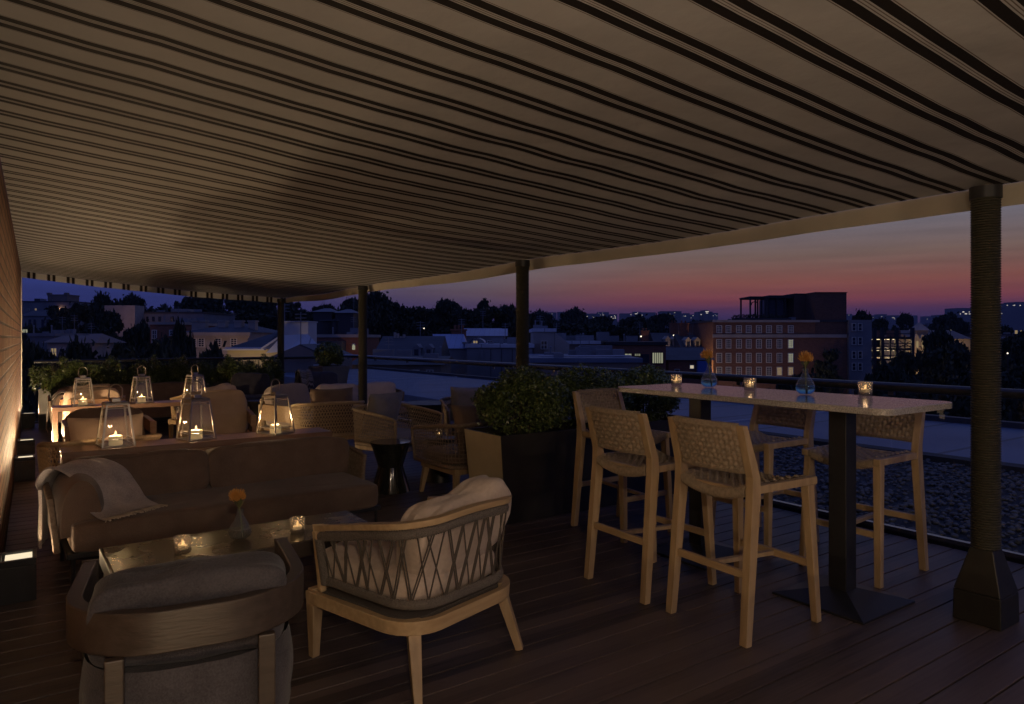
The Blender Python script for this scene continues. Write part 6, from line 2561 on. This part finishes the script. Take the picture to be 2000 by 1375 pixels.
for i, x in enumerate((754, 760, 767, 773)):
    hh = (26, 24, 18, 22)[i] * k
    mb.box(X(x) - 0.09, X(x) + 0.09, 3.6, 3.8, H + 0.8, H + 0.9 + hh)
mb.build('chimney', M['h_stone'], t)
MB().box(X(750), X(778), 3.4, 4.0, H + 0.2, H + 1.1).build('chimney_base', M['h_taupe'], t)
# brick house with lit arch
d = 64.0
k = d / FPX
t, w, H = house('arch_window_house', 'brick house with a lit arched window and a pale cornice left of the third post', 'house', 606, 704, 659, d, 'h_red', 9, roofm='h_stone')
X = lambda x: (x - (606 + 704) / 2) * k
Z = lambda y: H - (y - 659) * k
mb = MB()
mb.box(X(612), X(676), -1.6, -0.003, 0, Z(666))
mb.build('dark_extension', M['slate'], t)
mb = MB()
pts = [(X(691) + 2.8 * k * math.cos(a), Z(675) + 3.2 * k * math.sin(a)) for a in np.linspace(0, PI, 9)] + [(X(688.2), Z(683)), (X(693.8), Z(683))]
mb.add([(x, -0.06, z) for x, z in pts], [tuple(reversed(range(len(pts))))])
wn = mb.build('arched_window', M['pane_g'], t)
mb = MB()
mb.tube([(X(691) + 3.3 * k * math.cos(a), -0.08, Z(675) + 3.7 * k * math.sin(a)) for a in np.linspace(0, PI, 9)], 0.06, 6)
mb.build('arch_trim', M['h_stone'], wn, True)
light('POINT', 'street_light', tuple(polar(692, d - 2.5) + Vector((0, 0, 0.2))), (1, 0.6, 0.3), 14, 0.2)
# faint houses in the wood
for x0_, x1_, yy, lab in ((612, 648, 609, 'dim low building high in the woods, left of its neighbour'), (655, 690, 611, 'dim low building high in the woods, right of its neighbour'), (628, 660, 626, 'dim house with blue hipped roof in the woods')):
    house('hillside_house', lab, 'house', x0_, x1_, yy, 112, 'h_dark', 6, rooft='hip', rh=0.7, roofm='h_grey', grp='dim houses in the woods')

# white gabled house with the large chimney
d = 40.0
k = d / FPX
t, w, H = house('white_house', 'white house with a slate roof, a lit yellow cornice and one very large white chimney', 'house', 444, 545, 682, d, 'h_yellow', 6, rooft='none')
X = lambda x: (x - (444 + 545) / 2) * k
Z = lambda y: H - (y - 682) * k
mb = MB()
mb.add([(X(447), -0.1, Z(679)), (X(516), -0.1, Z(679)), (X(545), 2.4, Z(646)), (X(518), 2.4, Z(646)), (X(447), 2.4, Z(679))], [(0, 1, 2, 3), (0, 3, 4), (1, 4, 3, 2)])
mb.build('roof', M['slate'], t)
mb = MB()
mb.box(X(440), X(520), -0.35, -0.003, Z(684), Z(681))
mb.box(X(443), X(520), -0.25, -0.003, Z(681) + 0.002, Z(678.2))
mb.bar((X(514), -0.3, Z(681)), (X(546), 0.2, Z(656)), 0.16, 0.10)
mb.build('cornice', M['h_white'], t)
MB().box(X(537), X(590), 1.2, 3.0, Z(690), Z(628)).build('chimney', M['h_white'], t)
MB().box(X(535.5), X(591.5), 1.1, 3.1, Z(628) + 0.002, Z(626)).build('chimney_cap', M['h_white'], t)
mb = MB()
mb.add([(X(520), -0.1, Z(690)), (X(552), -0.05, Z(655)), (X(590), 1.1, Z(652)), (X(612), 0.8, Z(672)), (X(560), -0.4, Z(686))], [(0, 4, 3, 2, 1)])
mb.build('wing_roof', M['whiteroof'], t)
light('POINT', 'street_light', tuple(polar(470, d - 2.0) + Vector((0, 0, -1.6))), (1, 0.72, 0.36), 90, 0.2)
t, w, H = house('gable_house', 'plain taupe gabled wall right of the farthest post', 'house', 532, 642, 697, 34, 'h_taupe', 5, rooft='gable_y', rh=0.62, over=0.05, roofm='slate')
k = 34 / FPX
windows(t, [(w / 2 - 0.55, H - 0.6, 0.25, 0.35)], fr=0.05, mull=(1, 2))
t, w, H = house('low_wall_house', 'low dim house seen through the glass under the handrail', 'house', 690, 860, 712, 40, 'h_taupe', 7, rooft='gable', rh=0.4, roofm='slate')
windows(t, [(x, H - 0.55, 0.32, 0.42, p) for x, p in ((-1.8, 'pane_d'), (-1.2, 'pane_d'), (-0.6, 'pane_d'), (0.2, 'pane_l'), (1.1, 'pane_g'), (1.9, 'pane_d'))], fr=0.05, mull=(2, 2))

# stone mansion
d = 70.0
k = d / FPX
t, w, H = house('stone_mansion', 'stone mansion with a heavy cornice, grey roof and a row of tall chimneys', 'house', 362, 484, 649, d, 'h_stone', 12, rooft='hip', rh=1.0, roofm='slate', cornice=0.35)
X = lambda x: (x - (362 + 484) / 2) * k
Z = lambda y: H - (y - 649) * k
for x in (354, 367, 408, 441, 469):
    chimney(t, X(x), 3.5, H + 0.1, 14 * k, 0.9, 20 * k, 'h_stone', 0)
windows(t, [(X(x), Z(669), 10 * k, 15 * k) for x in (378, 393.5, 426.5, 457)], fr=0.09, mull=(2, 4))
light('POINT', 'street_light', tuple(polar(420, d - 5) + Vector((0, 0, -2))), (1, 0.6, 0.32), 160, 0.2)
t, w, H = house('brick_house', 'small red brick house left of the stone mansion', 'house', 293, 352, 634, 76, 'h_red', 9, roofm='h_stone')
windows(t, [(-w / 2 + 0.5, H - 1.3, 0.4, 1.3), (-w / 2 + 0.5, H - 3.0, 0.4, 1.0), (w / 2 - 0.6, H - 0.9, 1.0, 0.5)], fr=0.08, mull=(2, 3))
# pale apartment block
d = 120.0
k = d / FPX
t, w, H = house('apartment_block', 'pale blue grey apartment block with dark windows on the left hillside', 'building', 236, 396, 612, d, 'h_grey', 14, roofm='h_dark')
X = lambda x: (x - (236 + 396) / 2) * k
Z = lambda y: H - (y - 612) * k
windows(t, [(X(x), Z(y), 4 * k, 9 * k) for y in (623, 639) for x in (254, 276, 288, 300, 312, 336)], frame='h_dark', fr=0.02, mull=(1, 2))
MB().box(X(224), X(282), -3, -0.01, H - 4, Z(598)).build('corner_wing', M['h_stone'], t)
MB().box(X(317), X(352), 3, 8, H + 0.3, Z(602)).build('roof_storey', M['h_stone'], t)
light('POINT', 'street_light', tuple(polar(232, d - 8) + Vector((0, 0, 4.5))), (1, 0.55, 0.4), 90, 0.2)
# parapet tower and long dark hall
d = 190.0
k = d / FPX
t, w, H = house('parapet_tower', 'square brown tower with corner merlons on the left skyline', 'tower', 93, 131, 577, d, 'h_taupe', 5.3, roofm='h_taupe')
for sx_ in (-1, 1):
    MB().box(sx_ * (w / 2 - 0.3) - 0.45, sx_ * (w / 2 - 0.3) + 0.45, -0.2, 0.8, H + 0.282, H + 0.75).build('merlon', M['h_taupe'], t)
windows(t, [(x, H - 3.2, 0.6, 1.4) for x in (-1.4, -0.5, 0.5, 1.4)], frame='h_dark', fr=0.03, mull=(1, 1))
light('POINT', 'street_light', tuple(polar(120, d - 6) + Vector((0, 0, 9))), (1, 0.5, 0.22), 160, 0.2)
t, w, H = house('long_hall', 'long dark hall with small roof lanterns at the foot of the tower', 'building', 30, 140, 590, d - 6, 'h_grey', 10, roofm='h_dark')
MB().box(-4.5, -3.0, 3, 5, H + 0.283, H + 1.1).build('roof_lantern', M['h_dark'], t)
t, w, H = house('terrace_houses', 'dim grey houses below the long hall', 'house', 42, 118, 617, 140, 'h_grey', 9, rooft='gable', rh=1.3, roofm='slate')
windows(t, [(x, H - 1.6, 0.6, 1.8) for x in (-2.2, -1.2, 0.4, 1.4)], frame='h_stone', fr=0.05, mull=(1, 1))
t, w, H = house('shop_block', 'low pale fronted block with a lit sign band near the wall end', 'building', 40, 106, 657, 60, 'h_grey', 5, roofm='h_grey', ybase=1)
MB().box(-w / 2 + 0.1, -w / 2 + 0.6, -0.05, -0.003, H + 0.32, H + 0.6).build('lit_window', M['pane_g'], t)
t, w, H = house('tile_roof_house', 'low house with a warm lit pale roof among the left trees', 'house', 92, 134, 669, 58, 'h_stone', 5, rooft='gable', rh=0.6, roofm='h_taupe')
t, w, H = house('tile_roof_house', 'low house with a peaked lit roof right of its pale neighbour', 'house', 140, 186, 670, 58, 'h_stone', 4, rooft='hip', rh=0.8, roofm='h_taupe')
light('POINT', 'street_light', tuple(polar(160, 54) + Vector((0, 0, 2.6))), (1, 0.5, 0.26), 18, 0.2)

# far towers and low blocks on the horizon, with lit windows
rr = random.Random(21)
far = []
x = 1030
while x < 1400:
    wv = rr.uniform(10, 34)
    far.append((x, x + wv, rr.uniform(609, 615), rr.uniform(1500, 2300)))
    x += wv * rr.uniform(0.8, 1.6)
far += [(1291, 1331, 608, 1400), (1363, 1392, 609, 1500), (1375, 1384, 606, 1490)]
x = 1655
while x < 1870:
    wv = rr.uniform(9, 30)
    far.append((x, x + wv, rr.uniform(613, 618), rr.uniform(1500, 2300)))
    x += wv * rr.uniform(0.9, 1.7)
far += [(1868, 1899, 602, 1100), (1945, 1962, 602, 1150), (1958, 1986, 593, 1180), (1984, 2050, 590, 1200)]
for i, (a, b, yt, d) in enumerate(far):
    k = d / FPX
    lab = 'low distant block on the city horizon left of the hotel' if a < 1400 else ('low distant block on the horizon between the hotel and the nearest post' if a < 1870 else 'large dim office block on the horizon beside the nearest post')
    t, w, H = house('distant_block', lab, 'building', a, b, yt, d, 'h_grey', 30, roofm='h_dark', base=hgt(*polar((a + b) / 2, d)[:2]) - 2, grp='distant blocks on the horizon')
    mb = MB()
    nw = rr.randint(1, 6)
    for q in range(nw):
        xx = rr.uniform(-w / 2 + 1, w / 2 - 3)
        zz = H - rr.choice((3.5, 6.5, 9.5))
        mb.box(xx, xx + rr.uniform(0.9, 3.4), -0.3, -0.01, zz, zz + rr.uniform(0.9, 1.5))
    mb.build('lit_windows', emit('far_window', (1, 0.9, 0.78), rr.uniform(0.2, 0.9)), t)

# roof clutter: vents, stacks, masts and little rail posts on the nearer roofs
rr = random.Random(77)
for t in [o for o in bpy.data.objects if o.parent is None and o.get('category') in ('building', 'house') and o.name.split('.')[0] not in ('distant_block', 'parking_garage', 'flat_roof_building')]:
    wl_ = [c for c in kids(t) if c.name.split('.')[0] == 'wall']
    rf_ = [c for c in kids(t) if c.name.split('.')[0] == 'roof']
    if not wl_ or not rf_:
        continue
    xs_ = [v.co.x for v in wl_[0].data.vertices]
    H_ = max(v.co.z for v in wl_[0].data.vertices)
    dp_ = max(v.co.y for v in wl_[0].data.vertices)
    flat_ = max(v.co.z for v in rf_[0].data.vertices) < H_ + 0.4
    w_ = max(xs_)
    if flat_:
        for q in range(rr.randint(3, 6)):
            x_, y_, a_ = rr.uniform(-w_ * .85, w_ * .7), rr.uniform(0.8, dp_ * .7), rr.uniform(0.25, 0.9)
            MB().box(x_, x_ + a_ * 1.4, y_, y_ + a_, H_ + 0.283, H_ + 0.283 + a_ * rr.uniform(0.4, 0.9)).build('roof_unit', M['h_grey'], t)
        for q in range(rr.randint(1, 3)):
            x_, y_ = rr.uniform(-w_ * .9, w_ * .9), rr.uniform(0.5, dp_ * .8)
            MB().lathe([(0.06, H_ + 0.283), (0.06, H_ + 0.9), (0.11, H_ + 0.92), (0.0, H_ + 1.02)], 8, cx=x_, cy=y_).build('vent_pipe', M['h_grey'], t)
    x_, y_ = rr.uniform(-w_ * .6, w_ * .6), dp_ * 0.5
    z_ = H_ + 0.283 if flat_ else max(v.co.z for v in rf_[0].data.vertices) - 0.1
    mh = rr.uniform(1.0, 2.0)
    mb = MB()
    mb.tube([(x_, y_, z_), (x_, y_, z_ + mh)], 0.025, 4)
    for q in range(3):
        mb.tube([(x_ - 0.3, y_, z_ + mh - 0.1 - q * 0.2), (x_ + 0.3, y_, z_ + mh - 0.1 - q * 0.2)], 0.018, 4)
    mb.build('aerial', M['h_grey'], t)
# drain pipes and blank wall windows
for nm, its in (('low_block', [(-2.2, 0.8), (-0.8, 0.8), (0.8, 0.8), (2.0, 0.8)]), ('flat_roof_block', [(1.9, 1.3)]), ('rendered_block', [(0.0, 1.1)]), ('tile_roof_house', [(-0.3, 0.8), (0.4, 0.8)]), ('long_hall', [(-4, 2), (-2, 2), (2, 2), (4, 2)]), ('blue_roof_house', [(-0.8, 0.8), (0.6, 0.8)])):
    for t in [o for o in bpy.data.objects if o.name.split('.')[0] == nm and o.parent is None]:
        H_ = max(v.co.z for v in [c for c in kids(t) if c.name.split('.')[0] == 'wall'][0].data.vertices)
        windows(t, [(x_, H_ - z_, 0.45, 0.62, 'pane_l' if (i_ + len(nm)) % 5 == 0 else 'pane_d') for i_, (x_, z_) in enumerate(its)], fr=0.05, mull=(2, 2))

# street lamps showing between the trees
lampspots = [(1252, 657, 90, 'tiny white lamp left of the row houses'), (1316, 655, 105, 'tiny white lamp above the dormers'), (640, 0, 0, ''),
             (828, 641, 110, 'tiny lamp in the trees above the steep blue roof'), (1968, 690, 80, 'tiny lamp glimpsed in the trees right of the nearest post'),
             (122, 645, 90, 'pair of tiny white lamps among the left hillside trees'), (1856, 645, 120, 'tiny lamp on the ridge of the turreted house'),
             (185, 675, 60, 'tiny lamp beside the lit low roofs on the left'), (1142, 625, 300, 'tiny far lamp below the horizon blocks')]
for x, yy, d, lab in lampspots:
    if not lab:
        continue
    p = at(x, yy, d)
    g = hgt(p.x, p.y)
    t = thing('street_lamp', lab, 'lamp', (p.x, p.y, min(g, p.z - 3)), 0, 'street lamps among the trees')
    hh = p.z - min(g, p.z - 3)
    MB().tube([(0, 0, 0), (0, 0, hh - d * 0.0012)], 0.06, 6).build('pole', M['black'], t)
    mb = MB()
    r_ = d * 0.0011
    mb.lathe([(0, hh - r_), (r_ * .8, hh - r_ * .6), (r_, hh), (r_ * .8, hh + r_ * .6), (0, hh + r_)], 8)
    mb.build('globe', M['lampspot'], t, True)

# ================================================================== evening haze over the town
hz = MB().box(-3600, 4600, -1600, 7100, -16, 100).build('haze', M['glass'])
m, nt, out = nodes('evening_air')
pv = N(nt, 'ShaderNodeVolumePrincipled')
pv.inputs['Color'].default_value = (0.62, 0.66, 0.9, 1)
pv.inputs['Density'].default_value = 0.00012
pv.inputs['Anisotropy'].default_value = 0.1
nt.links.new(pv.outputs['Volume'], out.inputs['Volume'])
hz.data.materials.clear()
hz.data.materials.append(m)
tag(hz, 'thin bluish evening haze over the far town', 'haze', kind='stuff')
